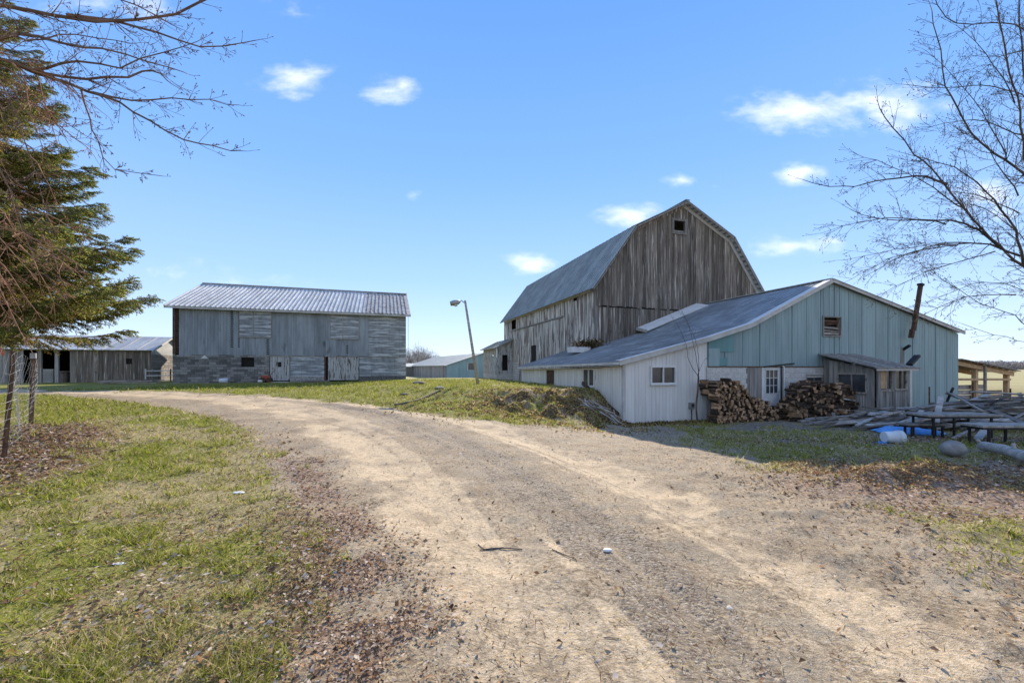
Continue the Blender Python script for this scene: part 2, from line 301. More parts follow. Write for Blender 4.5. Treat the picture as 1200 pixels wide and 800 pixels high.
def ground_material():
    mt = bpy.data.materials.new('farmyard_ground'); mt.use_nodes = True; n, l = mt.node_tree.nodes, mt.node_tree.links
    b = n['Principled BSDF']; b.inputs['Roughness'].default_value = .95; b.inputs['Specular IOR Level'].default_value = .12
    tc = N(n, 'ShaderNodeTexCoord')
    def noise(s, det=6, r=.65):
        t = N(n, 'ShaderNodeTexNoise'); t.inputs['Scale'].default_value = s; t.inputs['Detail'].default_value = det; t.inputs['Roughness'].default_value = r
        l.new(tc.outputs['Object'], t.inputs['Vector']); return t.outputs[0]
    def ramp(v, lo, hi):
        k = N(n, 'ShaderNodeMapRange', interpolation_type='SMOOTHSTEP'); k.inputs[1].default_value = lo; k.inputs[2].default_value = hi
        l.new(v, k.inputs[0]); return k.outputs[0]
    A = lambda op, a, b_: mathn(n, l, op, a, b_)
    at = N(n, 'ShaderNodeAttribute', attribute_name='zones'); s3 = N(n, 'ShaderNodeSeparateColor'); l.new(at.outputs['Color'], s3.inputs[0])
    at2 = N(n, 'ShaderNodeAttribute', attribute_name='zones_b'); s4 = N(n, 'ShaderNodeSeparateColor'); l.new(at2.outputs['Color'], s4.inputs[0])
    sand, grav, grass = s3.outputs; leaf, lush, far = s4.outputs
    f1 = noise(30); f2 = noise(7); f3 = noise(110, 3); f4 = noise(2.2)
    # dirt
    dirt = mixc(n, l, ramp(f1, .35, .65), (.17, .122, .075), (.43, .335, .22))
    dirt = mixc(n, l, ramp(f4, .4, .7), dirt, (.30, .25, .18))
    sc = mixc(n, l, ramp(f1, .35, .65), (.41, .31, .19), (.57, .445, .30))
    c = mixc(n, l, ramp(A('ADD', sand, A('MULTIPLY', A('SUBTRACT', f2, .5), 1.6)), .2, .8), dirt, sc)
    vo = N(n, 'ShaderNodeTexVoronoi'); vo.inputs['Scale'].default_value = 42; l.new(tc.outputs['Object'], vo.inputs['Vector'])
    sp = N(n, 'ShaderNodeSeparateColor'); l.new(vo.outputs['Color'], sp.inputs[0])
    gc = mixc(n, l, sp.outputs[0], (.11, .085, .06), (.43, .36, .27))
    gc = mixc(n, l, .3, gc, (.205, .155, .105))
    c = mixc(n, l, ramp(A('ADD', grav, A('MULTIPLY', A('SUBTRACT', f2, .5), 1.6)), .25, .85), c, gc)
    # specks and broad blotches
    c = mixc(n, l, A('MULTIPLY', ramp(noise(1.3), .46, .66), .5), c, (.16, .118, .078))
    c = mixc(n, l, A('MULTIPLY', ramp(noise(13), .54, .66), .45), c, (.13, .10, .07))
    c = mixc(n, l, A('MULTIPLY', ramp(f3, .58, .66), .75), c, (.11, .08, .06))
    c = mixc(n, l, A('MULTIPLY', ramp(noise(75, 3), .60, .66), .6), c, (.60, .55, .46))
    c = mixc(n, l, A('MULTIPLY', at.outputs['Alpha'], 1.0), c, mixc(n, l, ramp(noise(5), .4, .65), (.13, .115, .085), (.25, .22, .18)))  # darker dirt across the shaded yard, the shade put into the colour
    gg = mixc(n, l, ramp(f1, .35, .65), (.10, .105, .02), (.26, .245, .06))
    gs = mixc(n, l, ramp(noise(22), .35, .65), (.18, .145, .07), (.34, .28, .145))
    gg = mixc(n, l, ramp(A('ADD', lush, A('MULTIPLY', A('SUBTRACT', f2, .5), 1.6)), .25, .8), gs, gg)
    c = mixc(n, l, ramp(A('ADD', grass, A('MULTIPLY', A('SUBTRACT', noise(9), .5), .9)), .35, .65), c, gg)
    lf = mixc(n, l, ramp(noise(26), .35, .65), (.10, .06, .04), (.36, .26, .19))
    c = mixc(n, l, A('MULTIPLY', ramp(A('ADD', leaf, A('MULTIPLY', A('SUBTRACT', noise(14), .5), 1.2)), .35, .8), .85), c, lf)
    ff = mixc(n, l, ramp(noise(.06), .4, .6), (.36, .31, .17), (.30, .27, .13))
    c = mixc(n, l, far, c, ff)
    l.new(c, b.inputs['Base Color'])
    bp = N(n, 'ShaderNodeBump'); bp.inputs['Strength'].default_value = .9; bp.inputs['Distance'].default_value = .02
    h = A('ADD', A('MULTIPLY', f1, .8), A('ADD', A('MULTIPLY', f3, .35), A('MULTIPLY', A('MULTIPLY', vo.outputs['Distance'], grav), -.5)))
    l.new(h, bp.inputs['Height']); l.new(bp.outputs[0], b.inputs['Normal'])
    return mt

# ------------------------------------------------------------ object helpers
def link(o, parent=None):
    COL.objects.link(o)
    if parent is not None: o.parent = parent
    return o
def tag(o, label=None, cat=None, group=None, kind=None):
    for k, v in (('label', label), ('category', cat), ('group', group), ('kind', kind)):
        if v: o[k] = v
    return o
def thing(name, label, cat, loc=(0, 0, 0), rz=0, group=None):
    o = bpy.data.objects.new(name, None); o.empty_display_size = .3; o.location = loc; o.rotation_euler = (0, 0, rz)
    link(o); return tag(o, label, cat, group)
class MB:
    def __init__(s): s.v = []; s.f = []; s.mi = []
    def add(s, vs, fs, mi=0):
        k = len(s.v); s.v.extend([tuple(v) for v in vs]); s.f.extend([tuple(i + k for i in f) for f in fs]); s.mi.extend([mi] * len(fs)); return s
    def hexa(s, p, mi=0):     # 8 corners: bottom ring then top ring
        return s.add(p, [(3, 2, 1, 0), (4, 5, 6, 7), (0, 1, 5, 4), (1, 2, 6, 5), (2, 3, 7, 6), (3, 0, 4, 7)], mi)
    def box(s, x0, x1, y0, y1, z0, z1, mi=0):
        return s.hexa([(x0, y0, z0), (x1, y0, z0), (x1, y1, z0), (x0, y1, z0), (x0, y0, z1), (x1, y0, z1), (x1, y1, z1), (x0, y1, z1)], mi)
    def fbox(s, f, a0, a1, d0, d1, z0, z1, mi=0, zt=None):
        za, zb = (z1, z1) if zt is None else zt
        return s.hexa([f(a0, d0, z0), f(a1, d0, z0), f(a1, d1, z0), f(a0, d1, z0), f(a0, d0, za), f(a1, d0, zb), f(a1, d1, zb), f(a0, d1, za)], mi)
    def slab(s, q, th, mi=0):  # q: 4 top corners
        q = [Vector(p) for p in q]; nrm = (q[1] - q[0]).cross(q[3] - q[0]).normalized() * th
        return s.hexa([p - nrm for p in q] + q, mi)
    def beam(s, a, b, w, h, mi=0, up=(0, 0, 1)):
        a, b = Vector(a), Vector(b); d = (b - a).normalized(); u = Vector(up)
        if abs(d.dot(u)) > .95: u = Vector((1, 0, 0))
        r = d.cross(u).normalized() * w / 2; t = r.cross(d).normalized() * h / 2
        return s.hexa([a - r - t, a + r - t, b + r - t, b - r - t, a - r + t, a + r + t, b + r + t, b - r + t], mi)
    def tube(s, path, rad, n=6, mi=0, cap=True):
        k = len(s.v); P = [Vector(p) for p in path]; prev = None
        for i, p in enumerate(P):
            d = (P[min(i + 1, len(P) - 1)] - P[max(i - 1, 0)]).normalized()
            u = Vector((0, 0, 1)) if abs(d.z) < .9 else Vector((1, 0, 0))
            if prev is not None: u = prev
            r = d.cross(u)
            r = r.normalized() if r.length > 1e-6 else Vector((1, 0, 0)); t = r.cross(d).normalized(); prev = t
            R = rad[i] if isinstance(rad, (list, tuple)) else rad
            for j in range(n):
                a = 2 * math.pi * j / n; q = p + r * (R * math.cos(a)) + t * (R * math.sin(a)); s.v.append((q.x, q.y, q.z))
        for i in range(len(P) - 1):
            for j in range(n):
                s.f.append((k + i * n + j, k + i * n + (j + 1) % n, k + (i + 1) * n + (j + 1) % n, k + (i + 1) * n + j)); s.mi.append(mi)
        if cap:
            s.f.append(tuple(k + j for j in range(n))[::-1]); s.f.append(tuple(k + (len(P) - 1) * n + j for j in range(n))); s.mi += [mi, mi]
        return s
    def mesh(s, name, mats, smooth=False):
        me = bpy.data.meshes.new(name); me.from_pydata(s.v, [], s.f)
        for mt in (mats if isinstance(mats, (list, tuple)) else [mats]): me.materials.append(M_[mt] if isinstance(mt, str) else mt)
        if any(s.mi): me.polygons.foreach_set('material_index', s.mi)
        if smooth: me.polygons.foreach_set('use_smooth', [True] * len(s.f))
        me.update(); return me
    def build(s, name, mats, parent=None, smooth=False): return link(bpy.data.objects.new(name, s.mesh(name, mats, smooth)), parent)
def front(y=0.0): return lambda a, d, z: (a, y - d, z)          # wall facing -y, d = outwards
def side(x=0.0): return lambda a, d, z: (x - d, a, z)           # wall facing -x
def end(x=0.0): return lambda a, d, z: (x + d, a, z)            # wall facing +x
def boards(parent, f, a0, a1, w, zb, zt, th, mt, name='board', openings=(), gap=.012, jit=.02, proud=.012, peaks=(), ragged=0):
    es = [a0]; a = a0
    while a < a1 - w * .5:
        a += w * random.uniform(.8, 1.2); es.append(min(a, a1))
    es[-1] = a1
    for o in openings: es += [o[0], o[1]]
    es = sorted(set([e for e in es if a0 <= e <= a1] + list(peaks)))
    cl = [es[0]]
    hard = [o[i] for o in openings for i in (0, 1)] + list(peaks)
    for e in es[1:]:
        if e - cl[-1] < w * .35 and e not in hard: continue
        cl.append(e)
    fb = zb if callable(zb) else (lambda a: zb)
    for p, q in zip(cl[:-1], cl[1:]):
        mid = (p + q) / 2; g = gap / 2
        segs = [(fb(mid) + random.uniform(0, ragged), None)]
        for o in sorted(openings, key=lambda o: o[2]):
            if o[0] < mid < o[1]:
                lo, hi = segs.pop(); segs.append((lo, o[2])); segs.append((o[3], None))
        for lo, hi in segs:
            d1 = th + random.uniform(0, proud)
            if hi is None:
                j = random.uniform(-jit, 0); zs = (zt(p + g) + j, zt(q - g) + j)
                if min(zs) - lo < .05: continue
                mb = MB().fbox(f, p + g, q - g, random.uniform(0, proud), d1, lo, 0, zt=zs)
            else:
                if hi - lo < .04: continue
                mb = MB().fbox(f, p + g, q - g, random.uniform(0, proud), d1, lo, hi)
            mb.build(name, mt, parent)
_blk = {}
def blockmesh(mt):
    if mt not in _blk:
        mb = MB(); h = .5; c = .47
        mb.add([(-h, c, -c), (h, c, -c), (h, c, c), (-h, c, c), (-h, -c, -h), (h, -c, -h), (h, -c, h), (-h, -c, h), (-c, -h, -c), (c, -h, -c), (c, -h, c), (-c, -h, c)],
               [(4, 5, 1, 0), (7, 3, 2, 6), (4, 0, 3, 7), (5, 6, 2, 1), (8, 9, 5, 4), (9, 10, 6, 5), (10, 11, 7, 6), (11, 8, 4, 7), (8, 11, 10, 9)])
        _blk[mt] = mb.mesh('block', mt)
    return _blk[mt]
def blocks(parent, f, a0, a1, z0, z1, bw, bh, mt, openings=(), rz=0, proud=.02, name='block', joint=.014):
    MB_ = MB(); cuts = sorted(set([a0, a1] + [o[i] for o in openings for i in (0, 1)]))
    for p, q in zip(cuts[:-1], cuts[1:]):
        segs = [(z0, z1)]
        for o in openings:
            if o[0] < (p + q) / 2 < o[1]: segs = [(z0, o[2]), (o[3], z1)]
        for s in segs: MB_.fbox(f, p, q, -.12, .0, s[0], s[1])
    MB_.build('mortar_bed', 'mortar', parent)
    z = z0; row = 0
    while z < z1 - .05:
        h = min(bh, z1 - z); a = a0 - (row % 2) * bw / 2
        while a < a1 - .02:
            p, q = max(a, a0), min(a + bw, a1)
            for o in openings:
                if z + h / 2 > o[2] and z + h / 2 < o[3]:
                    if p < o[0] < q and (p + q) / 2 < o[0]: q = o[0]
                    elif p < o[1] < q: p = o[1]
                    elif p < o[0] < q: q = o[0]
            mid = (p + q) / 2
            ok = q - p > .05 and not any(o[0] <= mid <= o[1] and o[2] < z + h / 2 < o[3] for o in openings)
            if ok:
                ob = bpy.data.objects.new(name, blockmesh(mt)); link(ob, parent)
                d = random.uniform(.004, proud); ob.location = f(mid, d - .03, z + h / 2); ob.rotation_euler = (0, 0, rz)
                ob.scale = (q - p - joint, .09, h - joint)
            a += bw
        z += bh; row += 1
def roofstrips(parent, P, Q, nst, th, ribs, mt, rh=.03, rw=.04, name='roof_panel', sub=1):
    """P(k), Q(k): top edge and bottom edge points for k in 0..1; makes nst sheets with ribs down the slope"""
    for i in range(nst):
        a, b = i / nst, (i + 1) / nst; mb = MB()
        pa, pb, qa, qb = Vector(P(a)), Vector(P(b)), Vector(Q(a)), Vector(Q(b))
        lift = Vector((0, 0, .004 * (i % 2)))
        mb.slab([qa + lift, qb + lift, pb + lift, pa + lift], th)
        for r in range(ribs):
            k = (r + .08) / ribs if ribs > 1 else .03
            u, w = pa.lerp(pb, k), qa.lerp(qb, k)
            nrm = (qb - qa).cross(pa - qa).normalized()
            mb.beam(u + nrm * rh * .4 + lift, w + nrm * rh * .4 + lift, rw, rh, up=nrm)
        mk = mt(i) if callable(mt) else mt
        mb.build(name, mk, parent)
def wall_px(o, t=0.0):
    bx, by = o[0] - SU * t, o[1] + CU * t
    def fn(px, py=None):
        r = (px - 600) / F; s = (r * by - bx) / (CU - SU * r); Y = by + SU * s
        return s if py is None else (s, EYE + (HZ - py) / F * Y - o[2])
    return fn
def side_px(o, x=0.0):          # for walls running along local y
    bx, by = o[0] + CU * x, o[1] + SU * x
    def fn(px, py):
        r = (px - 600) / F; t = (bx - r * by) / (SU + CU * r); Y = by + CU * t
        return t, EYE + (HZ - py) / F * Y - o[2]
    return fn
def window(parent, f, a0, a1, z0, z1, fw=.06, mull=(), bars=(), frame='white_paint', pane='glass', d=.05, name='window', sill=True):
    mb = MB()
    mb.fbox(f, a0 - fw, a0, -.06, d, z0 - fw, z1 + fw); mb.fbox(f, a1, a1 + fw, -.06, d, z0 - fw, z1 + fw)
    mb.fbox(f, a0, a1, -.06, d - .002, z1, z1 + fw); mb.fbox(f, a0, a1, -.06, d - .002, z0 - fw, z0)
    w = mb.build(name, frame, parent)
    xs = [a0] + [a0 + (a1 - a0) * k for k in mull] + [a1]; zs = [z0] + [z0 + (z1 - z0) * k for k in bars] + [z1]
    if mull or bars:
        mm = MB()
        for x in xs[1:-1]: mm.fbox(f, x - fw * .35, x + fw * .35, -.03, d - .012, z0, z1)
        for z in zs[1:-1]: mm.fbox(f, a0, a1, -.028, d - .015, z - fw * .3, z + fw * .3)
        mm.build('glazing_bar', frame, w)
    if pane:
        for x, x2 in zip(xs[:-1], xs[1:]):
            for z, z2 in zip(zs[:-1], zs[1:]): MB().fbox(f, x, x2, -.02, -.008, z, z2).build('pane', pane, w)
    if sill: MB().fbox(f, a0 - fw * 1.3, a1 + fw * 1.3, d + .001, d + .03, z0 - fw - .03, z0 - fw + .01).build('sill', frame, w)
    return w

# ------------------------------------------------------------ ground
def build_ground():
    fr = np.radians(np.linspace(-62, 62, 900)); bk = np.radians(np.linspace(62, 298, 60))[1:-1]
    ang = np.concatenate([fr, bk]); na = len(ang)
    rad = np.concatenate([np.geomspace(.5, 1.5, 12)[:-1], np.geomspace(1.5, 62, 330)[:-1], np.geomspace(62, 4500, 45)]); nr = len(rad)
    A, R = np.meshgrid(ang, rad); X = (R * np.sin(A)).ravel(); Y = (R * np.cos(A)).ravel()
    Z = gz(X, Y); Z = np.where(np.hypot(X, Y) > 150, -.42 , Z)
    k = len(X); X = np.append(X, 0); Y = np.append(Y, 0); Z = np.append(Z, g1(0, 0))
    i, j = np.meshgrid(np.arange(nr - 1), np.arange(na), indexing='ij'); j2 = (j + 1) % na
    q = np.stack([i * na + j, (i + 1) * na + j, (i + 1) * na + j2, i * na + j2], -1).reshape(-1, 4)[:, ::-1]
    tri = np.stack([np.full(na, k), np.arange(na), (np.arange(na) + 1) % na], -1)[:, ::-1]
    me = bpy.data.meshes.new('ground')
    me.vertices.add(k + 1); me.vertices.foreach_set('co', np.stack([X, Y, Z], -1).astype(np.float32).ravel())
    nl = q.size + tri.size; me.loops.add(nl); me.polygons.add(len(q) + len(tri))
    me.loops.foreach_set('vertex_index', np.concatenate([q.ravel(), tri.ravel()]).astype(np.int32))
    me.polygons.foreach_set('loop_start', np.concatenate([np.arange(len(q)) * 4, q.size + np.arange(len(tri)) * 3]).astype(np.int32))
    me.polygons.foreach_set('use_smooth', np.ones(len(q) + len(tri), bool))
    me.update(calc_edges=True); me.validate()
    s, gr, ga, le, lu = masks(X, Y); far = ss(45, 80, np.hypot(X, Y))
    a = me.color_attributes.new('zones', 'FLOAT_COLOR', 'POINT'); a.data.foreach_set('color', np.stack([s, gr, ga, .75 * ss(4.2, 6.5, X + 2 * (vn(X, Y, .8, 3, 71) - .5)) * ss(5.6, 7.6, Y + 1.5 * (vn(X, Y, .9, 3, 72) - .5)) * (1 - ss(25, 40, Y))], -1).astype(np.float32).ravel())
    a = me.color_attributes.new('zones_b', 'FLOAT_COLOR', 'POINT'); a.data.foreach_set('color', np.stack([le, lu, far, np.ones_like(s)], -1).astype(np.float32).ravel())
    me.materials.append(ground_material()); o = link(bpy.data.objects.new('ground', me)); o['kind'] = 'structure'
build_ground()

def bulk(name, V, Fi, mats, mi, kind='stuff', nper=3, label=None, cat=None, parent=None):
    me = bpy.data.meshes.new(name); me.vertices.add(len(V)); me.vertices.foreach_set('co', V.astype(np.float32).ravel())
    n = len(Fi); me.loops.add(Fi.size); me.polygons.add(n)
    me.loops.foreach_set('vertex_index', Fi.astype(np.int32).ravel()); me.polygons.foreach_set('loop_start', (np.arange(n) * Fi.shape[1]).astype(np.int32))
    for k in mats: me.materials.append(M_[k])
    me.polygons.foreach_set('material_index', mi.astype(np.int32)); me.update(calc_edges=True)
    o = link(bpy.data.objects.new(name, me), parent); return tag(o, label, cat, None, kind)
def sample(n, r0, r1, p=1.0, a=58):
    """random ground points, denser near the camera"""
    u = rs.rand(n); r = r0 * (r1 / r0) ** (u ** p); th = np.radians(rs.uniform(-a, a, n)); return r * np.sin(th), r * np.cos(th)
def scatter_grass():
    X, Y = sample(620000, 1.7, 30, .9)
    s, g, ga, le, lu = masks(X, Y); inside = (CU * (X - 4) + SU * (Y - 14.4) > 0) & (-SU * (X - 4) + CU * (Y - 14.4) > 0) & (X > 0)
    barn = (-SU * (X + 23) + CU * (Y - 27.2) > -.1)
    dens = ga * (.45 + .55 * lu) * (1 - .55 * le) * (.25 + .75 * ss(.35, .6, vn(X, Y, 5, 2, 31)))
    k = (rs.rand(len(X)) < dens) & ~inside & ~barn; X, Y, lu = X[k], Y[k], lu[k]; n = len(X); R = np.hypot(X, Y)
    Z = gz(X, Y); h = rs.uniform(.015, .05, n) * (.45 + 1.5 * ss(.4, .75, vn(X, Y, 6, 2, 91))) * (1 + .3 * lu) * np.clip(R / 6, .9, 1.5); w = .0022 + .00075 * R; th = rs.uniform(0, 6.283, n)
    lx = rs.normal(0, .8, n) * h; ly = rs.normal(0, .8, n) * h
    b0 = np.stack([X - np.cos(th) * w, Y - np.sin(th) * w, Z - .004], -1); b1 = np.stack([X + np.cos(th) * w, Y + np.sin(th) * w, Z - .004], -1); tp = np.stack([X + lx, Y + ly, Z + h], -1)
    V = np.stack([b0, b1, tp], 1).reshape(-1, 3); Fi = np.arange(n * 3).reshape(-1, 3)
    r = rs.rand(n); mi = np.where(r < .25 + .42 * lu, 0, np.where(r < .62 + .25 * lu, 1, 2))
    bulk('grass', V, Fi, ['g1', 'g2', 'g3'], mi, label='short patchy lawn grass beside the dirt drive', cat='grass')
def scatter_leaves():
    X, Y = sample(300000, 1.8, 24, .85)
    a1, a2 = rs.normal(0, 1.9, 26000), rs.normal(0, .55, 26000); X = np.append(X, -8.7 - .63 * a1 + .777 * a2); Y = np.append(Y, 7.0 + .777 * a1 + .63 * a2)
    X = np.append(X, rs.uniform(5, 15, 9000)); Y = np.append(Y, 10.3 + rs.normal(0, .7, 9000)); nh = 35000
    s, g, ga, le, lu = masks(X, Y); inside = (CU * (X - 4) + SU * (Y - 14.4) > 0) & (-SU * (X - 4) + CU * (Y - 14.4) > -.1) & (X > 0)
    dens = .5 * le + .45 * (le > .9) * (X < -4) + .022 * ga + .006 + .05 * ga * ss(.55, .7, vn(X, Y, 1.7, 3, 41))
    dens[-nh:] = .85; dens[-9000:] = .5; k = (rs.rand(len(X)) < dens) & ~inside; X, Y = X[k], Y[k]; n = len(X); R = np.hypot(X, Y); le = le[k]
    Z = gz(X, Y) + rs.uniform(.004, .02, n) + le * rs.rand(n) * .02
    L = np.clip(np.exp(rs.normal(-4.6, .4, n)), .004, .022) * np.clip(.8 + R / 9, 1, 1.9); wd = L * rs.uniform(.3, .8, n); th = rs.uniform(0, 6.283, n)
    t1, t2, t3 = rs.normal(0, .35, n), rs.normal(0, .4, n), rs.uniform(0, 1.3, n)
    c, s_ = np.cos(th), np.sin(th)
    def pt(a, b, zz): return np.stack([X + a * c - b * s_, Y + a * s_ + b * c, Z + zz], -1)
    V = np.stack([pt(-L, 0 * L, -t1 * L * .5), pt(0 * L, -wd, t2 * wd + t3 * wd * .6), pt(L, 0 * L, t1 * L * .5), pt(0 * L, wd, -t2 * wd + t3 * wd * .8)], 1).reshape(-1, 3)
    V[:, 2] += .0; q = np.arange(n) * 4
    Fi = np.concatenate([np.stack([q, q + 1, q + 2], -1), np.stack([q, q + 2, q + 3], -1)]); r = rs.rand(n)
    mi = np.where(r < .36, 0, np.where(r < .64, 1, np.where(r < .86, 2, 3)))
    bulk('leaf_litter', V, Fi, ['l1', 'l2', 'l3', 'l4'], np.concatenate([mi, mi]), label='dry fallen leaves strewn over lawn and drive edge', cat='leaves')
def scatter_stones():
    X, Y = sample(200000, 1.7, 16, .8)
    s, g, ga, le, lu = masks(X, Y); k = rs.rand(len(X)) < (.16 + .6 * g) * (1 - .93 * ga) * (1 - .35 * s); X, Y = X[k], Y[k]; n = len(X); R = np.hypot(X, Y)
    Z = gz(X, Y); r = np.exp(rs.normal(-5.35, .5, n)) * np.clip(R / 5, .8, 1.6)
    base = np.array([(1, 0, 0), (.3, .9, 0), (-.8, .5, 0), (-.7, -.6, 0), (.4, -.85, 0), (0, 0, .65)])
    th = rs.uniform(0, 6.283, n); c, s_ = np.cos(th), np.sin(th); V = np.empty((n, 6, 3))
    for i, (a, b, z) in enumerate(base):
        j = rs.uniform(.75, 1.2, n)
        V[:, i, 0] = X + r * j * (a * c - b * s_); V[:, i, 1] = Y + r * j * (a * s_ + b * c); V[:, i, 2] = Z + r * z * j - .002
    q = (np.arange(n) * 6)[:, None]; Fi = np.concatenate([q + np.array([[i, (i + 1) % 5, 5]]) for i in range(5)]); mi = np.tile(rs.randint(0, 3, n), 5)
    M_['p1'] = leafmat('grey_pebble', (.24, .22, .20), 0, .35); M_['p2'] = leafmat('pale_pebble', (.42, .38, .33), 0, .3); M_['p3'] = leafmat('dark_pebble', (.10, .085, .075), 0, .4)
    bulk('gravel', V.reshape(-1, 3), Fi, ['p1', 'p2', 'p3'], mi, label='loose gravel scattered along the dirt drive', cat='gravel')
def scatter_straw():
    X, Y = sample(150000, 1.8, 20, .85)
    s, g, ga, le, lu = masks(X, Y); k = rs.rand(len(X)) < .025 + .1 * le + .06 * g + .05 * ga; k &= ~((CU * (X - 4) + SU * (Y - 14.4) > 0) & (-SU * (X - 4) + CU * (Y - 14.4) > -.1) & (X > 0))
    X, Y = X[k], Y[k]; n = len(X); R = np.hypot(X, Y); Z = gz(X, Y) + .006
    L = rs.uniform(.015, .06, n); w = .0014 + .0005 * R; th = rs.uniform(0, 6.283, n); c, s_ = np.cos(th), np.sin(th); up = rs.uniform(0, .015, n)
    V = np.stack([np.stack([X - L * c - w * s_, Y - L * s_ + w * c, Z], -1), np.stack([X - L * c + w * s_, Y - L * s_ - w * c, Z], -1), np.stack([X + L * c, Y + L * s_, Z + up], -1)], 1).reshape(-1, 3)
    mi = np.where(rs.rand(n) < .55, 0, 1); bulk('straw_litter', V, np.arange(n * 3).reshape(-1, 3), ['g3', 'l3'], mi, label='bits of straw and twig littering the dirt', cat='litter')
scatter_grass(); scatter_leaves(); scatter_stones(); scatter_straw()

# ------------------------------------------------------------ grey metal clad barn on the left
def left_barn():
    O = (-23.0, 27.2, .42); T = thing('barn', 'grey metal-clad barn with ribbed roof and block base, left of the drive', 'barn', O, ROT)
    wp = wall_px(O); L, D, EV, RG = 15.3, 11.4, 5.47, 7.95; zb = 2.03; f = front(); S_ = lambda px: wp(px)
    H1, H2 = (wp(282), wp(317)), (wp(388), wp(420))            # two raised hay hatches
    xd = wp(316)                                               # end of the block wall
    # upper sheets
    n = 0; a = 0
    cols = [0.0, .35]
    while cols[-1] < L - .5: cols.append(cols[-1] + .76)
    cols[-1] = L
    for i, (p, q) in enumerate(zip(cols[:-1], cols[1:])):
        if i == 0: continue
        mt = 'galv_band' if q > wp(440) else 'galv'
        mb = MB().fbox(f, p + .004, q - .004, 0, .03, zb - .05 * (i % 2), EV - .08)
        for r in range(4): mb.fbox(f, p + .1 + r * .19, p + .125 + r * .19, .03, .042, zb - .05 * (i % 2), EV - .085)
        mb.build('wall_sheet', mt, T)
    # corner lattice strip
    c = MB()
    for k in range(26): c.fbox(f, .02, .32, .0, .03, zb + .1 + k * .13, zb + .17 + k * .13)
    c.fbox(f, 0, .05, .03, .06, zb, EV - .05); c.build('corner_lattice', 'rust', T)
    MB().fbox(f, 0, L, -.14, -.1, 0, EV - .1).build('backing_wall', 'dark', T)
    # slotted vent strips
    for (px, y0, y1, w) in ((272, 360, 407, .16), (280, 362, 407, .10), (314, 397, 415, .17), (407, 405, 414, .12)):
        s, z1 = wp(px, y0); _, z0 = wp(px, y1); mb = MB(); z = z0
        while z < z1: mb.fbox(f, s - w / 2, s + w / 2, .0315, .046, z, z + .065); z += .14
        mb.build('vent_slot', 'dark', T)['kind'] = 'stuff'
    for (px0, px1, y0, y1) in ((281, 318, 361, 395), (387.5, 420, 366, 397)):
        s0, z1 = wp(px0, y0); s1, z0 = wp(px1, y1)
        h = MB().fbox(f, s0, s1, .045, .075, z0, z1).build('hatch_door', 'galv_band', T)
        e = MB(); e.fbox(f, s0 - .04, s0, .04, .095, z0, z1); e.fbox(f, s1, s1 + .04, .04, .095, z0, z1); e.fbox(f, s0 - .04, s1 + .04, .042, .1, z0 - .06, z0); e.fbox(f, s0 + (s1 - s0) * .42, s0 + (s1 - s0) * .45, .075, .09, z0, z1)
        e.build('frame', 'grey_wood', h)
    MB().fbox(f, xd - .3, L, .031, .07, zb - .07, zb - .02).build('sill_beam', 'grey_wood', T)
    # block wall with window
    (w0, wt), (w1, wb) = wp(283, 419), wp(298, 430)
    blocks(T, front(-.02), 0, xd, 0.0, zb - .02, .42, .17, 'block', [(w0, w1, wb, wt)], proud=.03)
    window(T, front(0.02), w0, w1, wb, wt, .09, frame='grey_wood', pane=None, d=.02)
    s, z = wp(240, 418); v = MB().fbox(f, s - .2, s + .2, .05, .07, z - .14, z + .1); mb = MB(); mb.add([f(s - .22, .05, z - .12), f(s + .22, .05, z - .12), f(s, .05, z + .14), f(s - .22, .07, z - .12), f(s + .22, .07, z - .12), f(s, .07, z + .14)], [(0, 1, 2), (5, 4, 3), (0, 3, 4, 1), (1, 4, 5, 2), (2, 5, 3, 0)])
    mb.build('sign_plate', 'white_paint', T)
    # lower right: peeling doors and banded sheets
    def door(p0, p1, pane=False):
        s0, s1 = wp(p0), wp(p1); d = MB().fbox(f, s0, s1, -.02, .0, .15, zb - .03).build('door', 'dark', T)
        boards(d, f, s0, s1, .17, .2, lambda a: zb - .06, .03, 'shutter', name='door_board')
        return s0, s1, d
    s0, s1, d = door(316.5, 339.5); MB().fbox(f, (s0 + s1) / 2 - .12, (s0 + s1) / 2 + .1, .035, .06, 1.2, 1.55).build('door_pane', 'dark', d)
    MB().fbox(f, s0, s1, 0, .5, 0, .12).build('door_step', 'trim', T)
    door(384.5, 420.5)
    for (p0, p1) in ((340, 380), (421, 475.6)):
        s0, s1 = wp(p0), wp(p1); k = 3 if p1 < 400 else 4
        for i in range(k):
            a, b = s0 + (s1 - s0) * i / k, s0 + (s1 - s0) * (i + 1) / k
            MB().fbox(f, a + .004, b - .004, 0, .03, .5, zb - .08).build('wall_sheet', 'galv_band', T)
        MB().fbox(f, s0, s1, 0, .05, 0, .5).build('plinth', 'block', T)
    s0 = wp(380); MB().fbox(f, s0, s0 + .12, 0, .04, 0, zb - .08).build('post', 'rust', T)
    # other walls
    for nm, ff, a1 in (('end_wall', side(0), D), ('end_wall', end(L), D)):
        mb = MB(); mb.fbox(ff, 0.02, D / 2, -.1, 0, 0, 0, zt=(EV - .1, RG - .15)); mb.fbox(ff, D / 2, D, -.1, 0, 0, 0, zt=(RG - .15, EV - .1)); mb.build(nm, 'galv', T)
    MB().box(.12, L - .12, D - .1, D, 0, EV - .1).build('back_wall', 'galv', T)
    oh, fo = .35, .4; sl = (RG - EV) / (D / 2)
    roofstrips(T, lambda k: (-oh + k * (L + 2 * oh), D / 2, RG), lambda k: (-oh + k * (L + 2 * oh), -fo, EV - fo * sl), 18, .03, 3, lambda i: 'roof_rust' if i >= 14 else 'roof', rh=.05, rw=.06)
